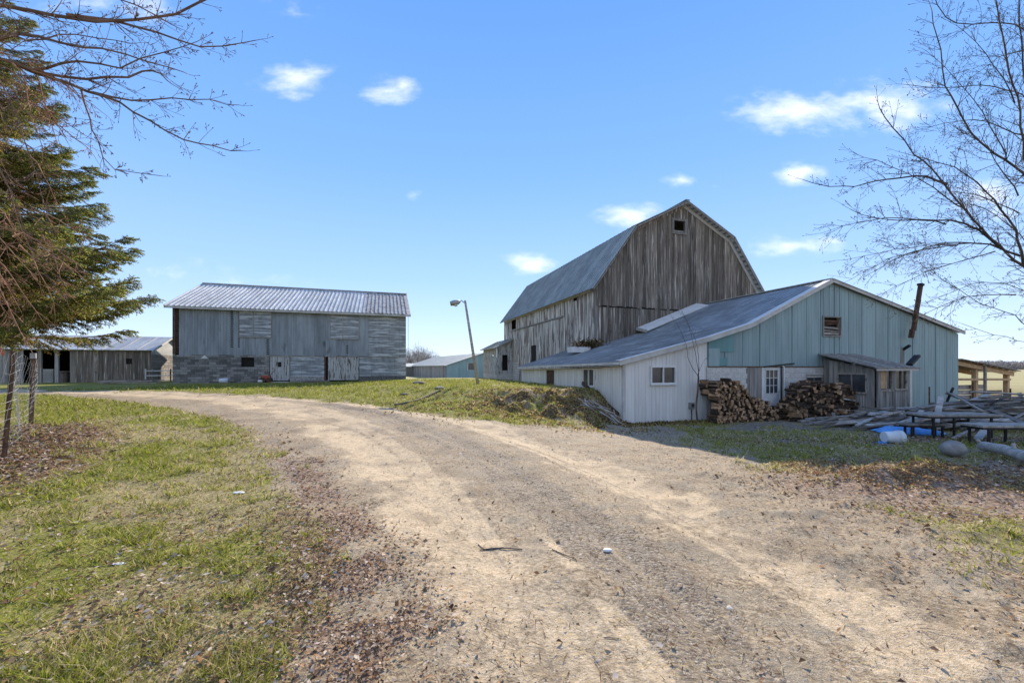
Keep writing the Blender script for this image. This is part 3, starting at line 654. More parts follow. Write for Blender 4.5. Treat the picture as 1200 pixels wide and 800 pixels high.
    roofstrips(T, lambda k: (L + oh - k * (L + 2 * oh), D / 2, RG - .002), lambda k: (L + oh - k * (L + 2 * oh), D + fo, EV - fo * sl), 9, .03, 3, 'roof')
    MB().beam((-oh, D / 2, RG + .04), (L + oh, D / 2, RG + .04), .3, .05).build('ridge_cap', 'roof', T)
    ez = EV - fo * sl
    MB().box(-oh, L + oh, -fo + .02, -fo + .05, ez - .16, ez - .035).build('fascia', 'trim', T)
    b = MB(); b.beam((-oh + .03, -fo, ez - .1), (-oh + .03, D / 2, RG - .1), .04, .13); b.beam((L + oh - .03, -fo, ez - .1), (L + oh - .03, D / 2, RG - .1), .04, .13); b.build('barge_board', 'trim', T)
left_barn()

def far_left_shed():
    O = (-27.0, 30.0, .35); T = thing('open_shed', 'long low open-fronted board shed at far left behind the conifer', 'shed', O, ROT)
    wp = wall_px(O); L, D = 16.0, 5.3; f = front(); EV, RG = 2.62, 3.68
    bay0, bay1 = wp(28), wp(84); w0, w1 = wp(148), wp(155)
    (_, zt), (_, zb) = wp(148, 420), wp(148, 426.5)
    boards(T, f, bay1, 0, .30, 0, lambda a: EV - .05, .03, 'old_wood', openings=[(w0, w1, zb, zt)])
    boards(T, f, -L, bay0, .30, 0, lambda a: EV - .05, .03, 'grey_wood')
    MB().fbox(f, w0 - .04, w1 + .04, -.1, -.06, zb - .04, zt + .04).build('shutter', 'dark', T)
    MB().fbox(f, -L, 0, -.12, .06, EV - .2, EV - .02).build('header_beam', 'grey_wood', T)
    for px in (46, 66, 84): s = wp(px); MB().fbox(f, s - .1, s + .1, -.15, -.01, 0, EV - .2).build('post', 'grey_wood', T)
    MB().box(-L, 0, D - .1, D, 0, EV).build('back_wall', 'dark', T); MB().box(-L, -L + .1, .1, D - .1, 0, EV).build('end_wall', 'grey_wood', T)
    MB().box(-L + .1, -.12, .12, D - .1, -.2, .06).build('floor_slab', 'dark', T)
    e = end(0.0)
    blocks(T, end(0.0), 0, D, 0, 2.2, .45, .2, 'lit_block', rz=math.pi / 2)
    mb = MB(); mb.fbox(e, 0, D / 2, -.1, .02, 2.2, 0, zt=(EV - .06, RG - .08)); mb.fbox(e, D / 2, D, -.1, .02, 2.2, 0, zt=(RG - .08, EV - .06)); mb.build('gable_sheet', 'roof', T)
    MB().fbox(e, .9, 1.7, .02, .06, 0, 1.2).build('door', 'grey_wood', T)
    sl = (RG - EV) / (D / 2)
    roofstrips(T, lambda k: (-L + k * (L + .25), D / 2, RG), lambda k: (-L + k * (L + .25), -.3, EV - .3 * sl), 16, .03, 1, 'roof')
    roofstrips(T, lambda k: (.25 - k * (L + .25), D / 2, RG), lambda k: (.25 - k * (L + .25), D + .3, EV - .3 * sl), 8, .03, 1, 'roof')
    MB().beam((.23, -.3, EV - .3 * sl - .08), (.23, D / 2, RG - .08), .04, .14).build('barge_board', 'white_paint', T)
far_left_shed()
def shed_clutter():
    O = (-27.0, 30.0, .35); wp = wall_px(O, 1.0)
    def place(px, t, zoff=0):
        s = wall_px(O, t)(px); return (O[0] + CU * s - SU * t, O[1] + SU * s + CU * t, .4 + zoff)
    T = thing('white_cabinet', 'small white cabinet standing inside the open bay of the board shed', 'cabinet', place(58, 1.2), ROT)
    MB().box(-.35, .35, -.25, .25, .1, 1.05).build('body', 'white_paint', T); MB().box(-.3, .3, -.29, -.252, .2, .95).build('door', 'trim', T); l = MB(); l.box(-.33, -.27, -.2, -.14, 0, .1); l.box(.27, .33, -.2, -.14, 0, .1); l.build('foot', 'dark', T)
    T = thing('cable_drum', 'brown wooden drum beside the post in the open shed bay', 'drum', place(74, .9), ROT)
    MB().tube([(0, 0, 0), (0, 0, .9)], .3, 12).build('core', 'plank', T)
    for z in (0, .85): MB().tube([(0, 0, z), (0, 0, z + .06)], .48, 16).build('flange', 'plank', T)
    for (p, r0) in (((-15.6, 20.6), .2), ((-17.0, 21.2), .15)):
        pass
    x, y = at_px(150, 449.5); z = g1(x, y)
    T = thing('plank_stack', 'short stack of grey planks lying before the board shed', 'planks', (x, y, z), ROT + .05)
    for k in range(5): MB().beam((-1.6 + random.uniform(-.3, .3), random.uniform(-.3, .3), .05 + .05 * k), (1.6 + random.uniform(-.3, .3), random.uniform(-.3, .3), .05 + .055 * k), .18, .045).build('plank', 'plank', T)
    # small gate to the right of the shed
    a = at_px(181, 449.8); b_ = at_px(203, 449.4)
    x, y = -23.9, 29.3
    T = thing('pipe_gate', 'pale pipe gate between the board shed and the grey barn', 'gate', (-26.5, 29.0, .38), ROT)
    for z in (.25, .6, .95): MB().tube([(0, 0, z), (3.0, 0, z)], .03, 6).build('rail', 'white_paint', T)
    for x in (0, 1.5, 3.0): MB().tube([(x, 0, 0), (x, 0, 1.1)], .04, 6).build('upright', 'rust' if x == 1.5 else 'white_paint', T)
shed_clutter()

# ------------------------------------------------------------ big gambrel barn
BBO = (4.6, 22.3, .1)
def big_barn():
    O = BBO; T = thing('gambrel_barn', 'tall gambrel-roofed barn of weathered grey boards with peeling paint', 'barn', O, ROT)
    Wd, L = 11.92, 17.6; K = 2.39; EV = 6.30 - .1; KN = 9.62 - .1; PK = 11.45 - .1; f = front(); wp = wall_px(O); sp = side_px(O)
    def prof(a): return float(np.interp(a, [0, K, Wd / 2, Wd - K, Wd], [EV, KN, PK, KN, EV]))
    (h0, ht), (h1, hb) = wp(789, 258.5), wp(801.5, 273)
    mid = wp(700, 347)[1] - .1
    mid = 4.95
    boards(T, front(-.03), 0, Wd, .2, mid - .06, lambda a: prof(a) - .12, .03, 'old_wood', openings=[(h0, h1, hb, ht)], peaks=(K, Wd / 2, Wd - K), ragged=.07)
    boards(T, front(.0), 0, Wd, .2, .0, lambda a: mid + .02 + .03 * math.sin(a * 9), .03, 'old_wood', gap=.016)
    MB().fbox(front(-.06), 0.1, Wd - .1, -.1, -.02, mid - .1, mid + .1).build('girt', 'dark', T)
    w = window(T, front(-.03), h0, h1, hb, ht, .13, frame='grey_wood', pane=None, d=.06, name='hay_window')
    MB().fbox(front(), h0, h1, -.08, -.03, hb, hb + (ht - hb) * .0 + .12).build('broken_slat', 'grey_wood', w)
    # long side
    fs = side()
    ops = []
    for (p0, p1, y0, y1) in ((672.5, 676.5, 337, 352), (600, 605, 370, 385), (623.5, 629.5, 405, 425)):
        a, z1 = sp(p0, y0); b, z0 = sp(p1, y1); ops.append((min(a, b), max(a, b), z0, z1))
    boards(T, side(), 0.03, L, .21, .0, lambda a: EV - .45, .03, 'white_wood', openings=ops)
    mb = MB(); mb.fbox(fs, 0, L, .0, .055, EV - .45, EV - .1); mb.build('frieze_board', 'white_metal', T)
    a0, a1 = sp(665, 380)[0], sp(625, 380)[0]
    z = sp(650, 366)[1]; z = 4.75
    MB().fbox(fs, 4.0, 15.0, .045, .11, z, z + .1).build('door_track', 'grey_wood', T)
    for (p, q) in ((4.2, 7.6), (7.7, 11.0)):
        d = MB().fbox(fs, p, q, .046, .05, .6, 4.74).build('sliding_door', 'dark', T); boards(d, side(-.05), p, q, .22, .62, lambda a: 4.72, .025, 'white_wood', name='door_board', openings=[o for o in ops if p < o[0] < q])
    for nm, (aa, bb, z0, z1) in zip('abc', ops): MB().fbox(fs, aa - .1, bb + .1, -.4, -.36, z0 - .1, z1 + .1).build('dark_opening', 'dark', T)
    blocks(T, side(-.04), 13.0, L, 0.0, 1.95, .45, .22, 'dirty_white', rz=-math.pi / 2)
    MB().box(.12, Wd - .12, L - .1, L, 0, EV).build('back_wall', 'old_wood', T); 
    mb = MB(); 
    for a, b in ((0.1, K), (K, Wd / 2), (Wd / 2, Wd - K), (Wd - K, Wd - .1)): mb.fbox(lambda a, d, z: (a, L - d, z), a, b, 0, .1, EV, 0, zt=(prof(a) - .15, prof(b) - .15))
    mb.build('rear_gable', 'old_wood', T)
    boards(T, end(Wd), 0.03, L, .3, 0, lambda a: EV - .1, .03, 'old_wood')
    # roof: two pitches each side
    oh = .42; y0, y1 = -oh, L + .3; n = 20
    k1 = (KN - EV) / K; eo = .38; bell = .12
    pt = lambda x, z: (lambda k: (x, y1 + (y0 - y1) * k, z))
    ptr = lambda x, z: (lambda k: (x, y0 + (y1 - y0) * k, z))
    roofstrips(T, pt(K, KN), pt(-eo, EV - eo * k1 + bell), n, .04, 3, 'barn_roof', rh=.03)
    roofstrips(T, pt(Wd / 2, PK), pt(K - .03, KN + .01), n, .04, 2, 'barn_roof', rh=.03)
    roofstrips(T, ptr(Wd - K, KN), ptr(Wd + eo, EV - eo * k1 + bell), n, .04, 3, 'barn_roof', rh=.03)
    roofstrips(T, ptr(Wd / 2, PK), ptr(Wd - K + .03, KN + .01), n, .04, 2, 'barn_roof', rh=.03)
    MB().beam((Wd / 2, y0, PK + .03), (Wd / 2, y1, PK + .03), .3, .05).build('ridge_cap', 'barn_roof', T)
    # lath ends showing under the front overhang
    for (xa, za, xb, zb_, mt) in ((-eo, EV - eo * k1 + bell, K, KN, 'old_wood'), (K, KN, Wd / 2, PK, 'old_wood'), (Wd / 2, PK, Wd - K, KN, 'trim'), (Wd - K, KN, Wd + eo, EV - eo * k1 + bell, 'trim')):
        A, B = Vector((xa, 0, za)), Vector((xb, 0, zb_)); d = (B - A); Ln = d.length; d.normalize(); nr = Vector((-d.z, 0, d.x)); nr = nr if nr.z > 0 else -nr
        k = .12
        while k < Ln - .1:
            p = A + d * k - nr * .085; MB().beam((p.x, -oh + .03, p.z), (p.x, .02, p.z), .19, .045, up=nr).build('lath_end', mt, T); k += .34
        p, q = A - nr * .12, B - nr * .12
        MB().beam((p.x, -oh + .015, p.z + .03), (q.x, -oh + .015, q.z + .03), .03, .06, up=nr).build('barge_board', 'grey_wood', T)
        MB().beam((p.x, -.075, p.z - .07), (q.x, -.075, q.z - .07), .035, .2, up=nr).build('rake_trim', mt, T)
    MB().box(-.02, .14, -.05, .10, 0, EV - .3).build('corner_board', 'grey_wood', T)
big_barn()
def barn_extension():
    # small white addition at the far left corner of the gambrel barn
    t0 = 14.8; O = (BBO[0] - SU * t0, BBO[1] + CU * t0, .1); T = thing('lean_to_shed', 'small white lean-to at the far left corner of the gambrel barn', 'lean-to', O, ROT)
    f = front(); w = 1.9
    w = 1.55
    boards(T, f, -w, -.06, .2, .9, lambda a: 3.3 + (a + w) * .42, .03, 'shutter', openings=[(-1.05, -.55, 1.2, 2.6)])
    boards(T, side(-w), 0.03, 5, .25, .9, lambda a: 3.3, .03, 'shutter', openings=[(1.0, 1.5, 1.2, 2.6)])
    MB().box(-w + .1, -.06, .3, .35, .9, 3.2).build('inner_wall', 'dark', T)
    blocks(T, front(0), -w, -.06, 0, .9, .4, .2, 'dirty_white'); blocks(T, side(-w), 0, 5, 0, .9, .4, .2, 'dirty_white', rz=-math.pi / 2)
    roofstrips(T, lambda k: (-.06, 5.2 - 5.5 * k, 4.1), lambda k: (-w - .35, 5.2 - 5.5 * k, 3.2), 6, .04, 2, 'barn_roof')
    MB().beam((-w - .33, -.28, 3.12), (-.06, -.28, 4.02), .03, .12).build('barge_board', 'grey_wood', T)
barn_extension()

# ------------------------------------------------------------ green and white shed with the sagging roof
SHO = (4.0, 14.4, -.45)
def shed():
    O = SHO; T = thing('farm_shed', 'wide low gable shed with pale green panels above whitewashed walls', 'shed', O, ROT)
    wp = wall_px(O); sp = side_px(O); f = front(); fs = side(); L = 19.48; D = 7.33; D2 = 11.1; E0 = EYE + .45
    XK, XP = 5.76, 10.32
    pf = ([0, 3.64, XK, XP, L], [E0 + .20, E0 + 1.12, E0 + 1.72, E0 + 3.8, E0 + 1.76])
    pb = ([0, 2.97, XK, XP, L], [E0 + .10, E0 + 1.15, E0 + 1.95, E0 + 3.8, E0 + 1.8])
    def zr(x, t):
        k = min(t / 7.35, 1); z = (1 - k) * float(np.interp(x, *pf)) + k * float(np.interp(x, *pb))
        if t > 7.35: z -= (t - 7.35) * .025
        return z - .05 * math.sin(min(t, 7.35) / 7.35 * math.pi) * (1 if x < 9 else .3)
    xw = wp(828); zg = wp(828, 429.5)[1]; zg = E0 + .03
    # white metal left part of front
    (a0, zt), (a1, zb) = wp(762.5, 430.5), wp(789.5, 448)
    win = (a0, a1, zb, zt)
    cuts = [0, .28, .8, win[0], win[1], 3.0, xw]
    cuts = [0]; 
    while cuts[-1] < xw - .3: cuts.append(cuts[-1] + .45)
    cuts[-1] = xw
    cuts = sorted([c for c in cuts if not (abs(c - win[0]) < .12 or abs(c - win[1]) < .12)] + [win[0], win[1]])
    for p, q in zip(cuts[:-1], cuts[1:]):
        segs = [(0, None)]
        if win[0] <= (p + q) / 2 <= win[1]: segs = [(0, win[2]), (win[3], None)]
        for lo, hi in segs:
            mb = MB(); z1 = (zr(p, 0) - .1, zr(q, 0) - .1) if hi is None else None
            mb.fbox(f, p + .003, q - .003, 0, .02, lo, hi or 0, zt=z1)
            k = p + .03
            while k < q - .03:
                zz = zr(k, 0) - .11 if hi is None else hi
                mb.fbox(f, k, k + .02, .02, .03, lo, zz); k += .14
            mb.build('wall_sheet', 'white_metal', T)
    window(T, front(-.02), *win, fw=.055, mull=(.5,), pane='glass', d=.075)
    MB().fbox(f, -.035, .06, -.06, .045, 0, zr(0, 0) - .1).build('corner_trim', 'trim', T)
    MB().fbox(f, xw - .05, xw + .04, .032, .055, 0, zg).build('corner_trim', 'trim', T)
    # pale green upper panels
    (b0, bt), (b1, bb) = wp(963.5, 371.5), wp(983, 393.5); op = (b0, b1, bb, bt)
    xs = [xw]
    while xs[-1] < L - .7: xs.append(xs[-1] + random.choice([.82, .86, .9]))
    xs[-1] = L; 
    xs = sorted([x for x in xs if abs(x - XP) > .2 and abs(x - XK) > .15] + [XP])
    for i, (p, q) in enumerate(zip(xs[:-1], xs[1:])):
        lo = zg if p < wp(1068) - .2 else 0
        if p > wp(984) and p < wp(1068): lo = zg - .05
        parts_ = [(p, q, lo, None)]
        if not (q <= op[0] or p >= op[1]):
            parts_ = [(p, max(p, op[0]), lo, None), (min(q, op[1]), q, lo, None), (max(p, op[0]), min(q, op[1]), lo, op[2]), (max(p, op[0]), min(q, op[1]), op[3], None)]
        for (u, v, l0, hi) in parts_:
            if v - u < .02: continue
            d0 = .008 * (i % 2)
            zt_ = (zr(u, 0) - .09, zr(v, 0) - .09) if hi is None else None
            mb = MB().fbox(f, u + .007, v - .007, 0, .022 + d0, l0 - random.uniform(0, .03), hi or 0, zt=zt_)
            mb.fbox(f, u + .004, u + .03, .022 + d0, .04 + d0, l0, hi or 0, zt=(zt_[0], zt_[0] + (zt_[1] - zt_[0]) * .03) if zt_ else None)
            k = u + .12
            while k < v - .06:
                zz = (hi if hi else zr(k, 0) - .1)
                mb.fbox(f, k, k + .012, .022 + d0, .027 + d0, l0, zz); k += .2
            mb.build('green_panel', 'teal', T)
    # darker patches at the left end
    for (p0, p1, y0, y1) in ((829, 859, 0, 412), (842, 851, 419, 428), (829, 842, 408, 429)):
        s0, s1 = wp(p0), wp(p1); zb_ = wp(p0, y1)[1]
        if y0: zt_ = wp(p0, y0)[1]; zz = (zt_, zt_)
        else: zz = (zr(s0, 0) - .1, zr(s1, 0) - .1)
        dd = {859: .046, 851: .047, 842: .049}[p1]
        MB().fbox(f, s0 + .005, s1, .041, dd + .01, zb_, 0, zt=zz).build('patch_panel', 'teal_dark' if p1 != 842 else 'teal', T)
    # streaked chimney stain board
    # boarded window opening
    wn_ = window(T, front(-.02), *op, fw=.05, frame='grey_wood', pane=None, d=.07, sill=False)
    for k in range(5):
        z = op[2] + (op[3] - op[2]) * (.12 + .17 * k); MB().beam(f(op[0], -.02 - .03 * (k % 2), z), f(op[1], -.02 - .03 * (k % 2), z + random.uniform(-.06, .06)), .03, .09).build('board', 'plank' if k < 3 else 'rust', wn_)
    MB().fbox(f, op[0] - .1, op[1] + .1, -.2, -.16, op[2] - .1, op[3] + .1).build('dark_backing', 'dark', T)
    s, z = wp(970, 417); MB().fbox(f, s - .12, s + .12, .045, .06, z - .03, z + .03).build('nameplate', 'rust', T)
    # whitewashed lower wall
    d0, d1 = wp(893.5), wp(912.5); wb0 = wp(874.5)
    (c0, ct), (c1, cb) = wp(944, 440.5), wp(962, 462); 
    blocks(T, front(-.03), xw + .04, wb0, 0, zg - .01, .42, .2, 'dirty_white', joint=.004, proud=.007)
    boards(T, f, wb0, d0 - .08, .17, 0, lambda a: zg - .02, .03, 'grey_wood')
    blocks(T, front(-.03), d1 + .14, wp(1068), 0, zg - .01, .42, .2, 'dirty_white', [(c0, c1, cb, ct)], joint=.004, proud=.007)
    window(T, front(-.01), c0, c1, cb, ct, .06, mull=(.5,), frame='grey_wood')
    dz0 = wp(902, 483)[1]; dz1 = zg - .05
    dr = MB().fbox(f, d0, d1, -.01, .02, dz0, dz1).build('door', 'white_paint', T)
    gzt, gzb = wp(902, 433.5)[1], wp(902, 460.5)[1]
    window(dr, front(-.03), d0 + .14, d1 - .1, gzb, gzt, .035, mull=(1 / 3, 2 / 3), bars=(1 / 3, 2 / 3), d=.02, sill=False, name='glazing')
    fr = MB(); fr.fbox(f, d0 - .08, d0, -.02, .05, 0, dz1 + .05); fr.fbox(f, d1, d1 + .08, -.02, .05, 0, dz1 + .05); fr.fbox(f, d0, d1, -.02, .048, dz1, dz1 + .05); fr.build('door_frame', 'white_paint', T)
    MB().tube([f(d1 - .06, .02, dz0 + .85), f(d1 - .06, .07, dz0 + .85)], .025, 8).build('door_handle', 'steel', dr)
    MB().fbox(f, d0 - .1, d1 + .1, .0, .5, 0, dz0 - .02).build('door_step', 'plank', T)
    xp = wp(916); MB().tube([f(xp, .11, .05), f(xp, .11, zg - .05), f(xp - .08, .06, zg + .06)], .035, 8).build('downpipe', 'white_paint', T)
    MB().tube([f(xp - .12, .07, .3), f(xp - .12, .07, zg)], .022, 6).build('conduit', 'black_steel', T)
    bm = MB(); bm.beam(f(wp(893), .1, zg - .02), f(wp(928), .1, zg + .12), .04, .05); bm.build('loose_batten', 'black_steel', T)
    MB().fbox(f, xw, wp(985), .045, .07, zg - .035, zg + .005).build('drip_edge', 'rust', T)
    # meter box
    s, z = wp(808.5, 475); mb = MB().fbox(f, s - .1, s + .1, .03, .14, z - .12, z + .12).build('meter_box', 'steel', T); MB().tube([f(s, .1, z + .02), f(s, .17, z + .02)], .06, 10).build('dial', 'glass', mb); MB().tube([f(s + .03, .06, 0), f(s + .03, .06, z - .1)], .015, 6).build('cable', 'black_steel', mb)
    # left long side
    (s0, z1), (s1, z0) = sp(696.5, 433), sp(684, 450.5); ws = (min(s0, s1), max(s0, s1), z0, z1); 
    dd = sorted((sp(640.5, 440)[0], sp(650, 440)[0]))
    ez = lambda a: zr(0, a) - .16
    boards(T, side(), .05, D2, .2, 0, ez, .02, 'bounce_lit_metal', name='wall_board', openings=[ws, (dd[0], dd[1], 0, E0 + .0 - .15)], gap=.006, proud=.008)
    window(T, side(.0), *ws, fw=.06, mull=(.5,), frame='bounce_lit_metal', d=.05)
    MB().fbox(fs, dd[0], dd[1], -.04, .0, 0, E0 - .1).build('side_door', 'rust', T)
    # roof
    def P(x): return lambda k: None
    segs = 9; ov = .16
    def rs_(xa, xb, t0, t1, n, mt, ribs=1, flip=False):
        for i in range(n):
            ta, tb = t0 + (t1 - t0) * i / n, t0 + (t1 - t0) * (i + 1) / n
            mb = MB(); xsb = [xa, xb]; 
            inner = [x for x in (2.97, 3.64) if min(xa, xb) < x < max(xa, xb)]
            xx = sorted([xa, xb] + inner)
            for u, v in zip(xx[:-1], xx[1:]):
                q = [(u, ta, zr(u, ta)), (v, ta, zr(v, ta)), (v, tb, zr(v, tb)), (u, tb, zr(u, tb))]; mb.slab(q, .03)
                for r in range(3):
                    t = ta + (tb - ta) * (r + .05) / 3; mb.beam((u, t + .03, zr(u, t) + .012), (v, t + .03, zr(v, t) + .012), .035, .03 if r == 0 else .018)
            mb.build('roof_panel', mt, T)
    def zr2(x, t): return zr(x, max(t, 0))
    rs_(-.25, XK, -ov, D, 10, 'roof_blue'); rs_(XK, XP, -ov, D, 10, 'roof_blue'); rs_(XP, L + .2, -ov, D, 10, 'roof_blue')
    rs_(-.25, 2.93, D, D2 + .2, 5, 'roof_blue')
    mb = MB(); pts = [(-.27, 0), (3.64, 0), (XK, 0), (XP, 0), (L + .22, 0)]
    for (x, _), (y, _) in zip(pts[:-1], pts[1:]):
        MB().beam((x, -ov - .016, zr(x, 0) - .06), (y, -ov - .016, zr(y, 0) - .06), .03, .17 if y <= XP else .12).build('barge_board', 'trim', T)
        MB().slab([(x, -ov - .05, zr(x, 0) + .04), (y, -ov - .05, zr(y, 0) + .04), (y, .1, zr(y, 0) + .04), (x, .1, zr(x, 0) + .04)], .02).build('rake_flashing', 'white_metal' if y <= XP else 'trim', T)
    ev = MB(); ev.beam((-.25, -ov, zr(-.25, 0) - .07), (-.25, D, zr(-.25, D) - .07), .03, .1); ev.beam((-.25, D, zr(-.25, D) - .07), (-.25, D2 + .2, zr(-.25, D2) - .07), .03, .1); ev.build('eave_board', 'trim', T)
    so = MB()
    so.slab([(-.24, 0, zr(0, 0) - .15), (0, 0, zr(0, 0) - .15), (0, D2, zr(0, D2) - .15), (-.24, D2, zr(0, D2) - .15)], .015); so.build('soffit', 'bounce_lit_metal', T)
    MB().beam((XP, -ov, zr(XP, 0) + .03), (XP, D, zr(XP, D) + .03), .22, .04).build('ridge_cap', 'trim', T)
    # raised flashing against the gambrel barn
    x0, x1 = 5.6, 9.85; q = []
    mb = MB(); mb.slab([(x0, D - 1.0, zr(x0, D) + .10), (x1, D - 1.0, zr(x1, D) + .02), (x1, D - .06, zr(x1, D) + .26), (x0, D - .06, zr(x0, D) + .34)], .05); mb.build('raised_flashing', 'white_metal', T)
    MB().beam((x0, D - 1.02, zr(x0, D) + .08), (x0, D - .06, zr(x0, D) + .3), .05, .16).build('flashing_end', 'trim', T)
    # right and back walls
    MB().fbox(end(L), .03, D, -.05, 0, 0, 0, zt=(zr(L, 0) - .12, zr(L, D) - .12)).build('end_wall', 'teal', T)
    mb = MB()
    for a, b in ((xw + .3, XP), (XP, L - .1)): mb.box(a, b, 3.4, 3.45, 0, 1.9)
    mb.build('inner_partition', 'dark', T)
    # little curb box on the roof near the barn corner
    t, x = 7.0, 2.1
    mb = MB(); mb.box(x - .85, x + .25, t - .3, t + .25, zr(x, t) - .05, zr(x, t) + .24); mb.build('roof_curb', 'white_metal', T)
shed()
def tuft_mass(name, label, cat, c, r, n, mats, size=.06):
    P = rs.normal(0, 1, (n, 3)) * np.array(r) * .5 + np.array(c); th = rs.uniform(0, 6.283, (n, 2)); s = rs.uniform(.5, 1.4, n)[:, None] * size
    a = np.stack([np.cos(th[:, 0]), np.sin(th[:, 0]), rs.normal(0, .6, n)], -1) * s; b = np.stack([-np.sin(th[:, 0]), np.cos(th[:, 0]), rs.normal(0, .8, n)], -1) * s * .4
    V = np.stack([P - a, P + b, P + a, P - b], 1).reshape(-1, 3); q = np.arange(n * 4).reshape(-1, 4)
    o = bulk(name, V, q, mats, rs.randint(0, len(mats), n), kind='stuff', label=label, cat=cat); return o
def on_shed(x, t, z=0): return (SHO[0] + CU * x - SU * t, SHO[1] + SU * x + CU * t, SHO[2] + z)
tuft_mass('weed_clump', 'dark clump of dead weeds on the roof by the barn corner', 'weeds', on_shed(2.45, 7.0, 3.28), (.8, .4, .28), 900, ['moss', 'n3', 'l3'], .07)

# chimney pipe leaning above the shed gable
def stove_pipe():
    wp = wall_px(SHO, -.35)
    s0, z0 = wp(1070.5, 387); s1, z1 = wp(1079, 333)
    p = on_shed(s0, -.35, z0)
    T = thing('stove_pipe', 'rusty square stove pipe leaning above the green gable', 'chimney', p, ROT)
    d = Vector((s1 - s0, 0, z1 - z0)); MB().beam((0, 0, 0), d, .15, .13, up=(0, 1, 0)).build('flue', 'rust', T); MB().beam(d * .97, d * 1.01, .2, .2, up=(0, 1, 0)).build('flue_rim', 'black_steel', T)
    MB().beam((-.08, 0, .05), (-.09, .05, -.35), .15, .15, up=(0, 1, 0)).build('lower_elbow', 'rust', T)
    MB().beam((-.16, .05, -.7), (-.12, .35, -.9), .1, .1).build('wall_bracket', 'black_steel', T)
    MB().beam((-.2, .31, -.8), (-.3, .31, -3.6), .24, .02, up=(0, 1, 0)).build('stain_board', 'grey_wood', T)
stove_pipe()

def porch():
    wp0 = wall_px(SHO, -.04); wpf = wall_px(SHO, -2.0)
    x0 = wpf(1027); x1 = wpf(1064.5); g = SHO[2]
    O = on_shed(x0, -2.0, 0); O = (O[0], O[1], g)
    T = thing('entry_porch', 'small shabby grey board entry porch against the green shed', 'porch', O, ROT)
    w = x1 - x0; D = 1.92; zf = wpf(1040, 430)[1]; zb = zf + .12; ZL = zf + .15
    f = front(); wp = wall_px(O)
    lw = zf
    # corner posts
    for (a, b) in ((0, .14), (w / 2 - .08, w / 2 + .08), (w - .14, w)): MB().fbox(f, a, b, 0, .05, 0, lw - .05).build('post', 'grey_wood', T)
    # windows and lower boards
    sill = wp(1045, 455.5)[1]; top = wp(1045, 434)[1]
    for (a, b) in ((.14, w / 2 - .08), (w / 2 + .08, w - .14)):
        boards(T, f, a, b, .15, 0, lambda q: sill - .06, .03, 'grey_wood', name='wainscot_board')
        wn_ = window(T, front(-.0), a + .05, b - .05, sill, top, .05, mull=(.55,), frame='plank', d=.045)
        MB().fbox(f, a + .06, a + .06 + (b - a) * (.42 if a < .5 else .05) , .0, .02, sill + .02, top - .02).build('curtain_board', 'new_wood' if a < .5 else 'plank', wn_)
        MB().fbox(f, a, b, .0, .03, top + .05, lw - .05).build('header_board', 'grey_wood', T)
    # left side wall (in deep shade) and right side wall
    zs = lambda t: lw + .45 * (t / D) 
    fs = side()
    boards(T, side(), 0.05, D, .22, 0, lambda t: zs(t) - .08, .03, 'grey_wood', openings=[(.35, 1.35, 1.05, 1.75)], name='side_board')
    window(T, side(0), .35, 1.35, 1.05, 1.75, .05, mull=(.5,), frame='plank')
    boards(T, end(w), 0.05, D, .22, 0, lambda t: zs(t) - .08, .03, 'dirty_white', openings=[(.3, .75, 1.05, 1.75)], name='side_board')
    window(T, end(w), .3, .75, 1.05, 1.75, .05, frame='plank')
    roofstrips(T, lambda k: (-.35 + k * (w + .65), D, zs(D) + .12), lambda k: (-.35 + k * (w + .65), -.25, lw - .02), 7, .04, 1, 'grey_wood', rh=.025)
    MB().box(-.3, w + .25, -.2, -.17, lw - .14, lw - .03).build('fascia', 'trim', T)
    mb = MB(); mb.beam((w + .05, .0, lw + .10), (w + .60, .02, lw + .46), .2, .09); mb.build('loose_roof_board', 'black_steel', T)
porch()

# ------------------------------------------------------------ firewood
def logmesh(i):
    rr = random.Random(i); mb = MB(); L = rr.uniform(.19, .24); kind = i % 3; n = 7
    if kind == 0: ring = [(math.cos(a) * .07, math.sin(a) * .065) for a in [2 * math.pi * k / n for k in range(n)]]
    elif kind == 1: ring = [(-.09, -.03), (.09, -.035), (.08, .01), (.03, .05), (-.04, .052), (-.085, .02)]
    else: ring = [(-.075, -.05), (.08, -.045), (.02, .07), (-.03, .06)]
    ring = [(x * rr.uniform(.85, 1.15), z * rr.uniform(.85, 1.15)) for x, z in ring]; n = len(ring)
    vs = [(x, -L + rr.uniform(-.01, .01), z) for x, z in ring] + [(x * .95, L, z * .95) for x, z in ring]
    mb.add(vs, [(j, (j + 1) % n, n + (j + 1) % n, n + j) for j in range(1, n)], 0)
    mb.add(vs, [(0, 1, n + 1, n)], 1 if kind else 0); mb.add(vs, [tuple(range(n))[::-1], tuple(range(n, 2 * n))], 1)
    return mb.mesh('log', ['log_bark', 'log_end'])
LOGS = [logmesh(i) for i in range(12)]
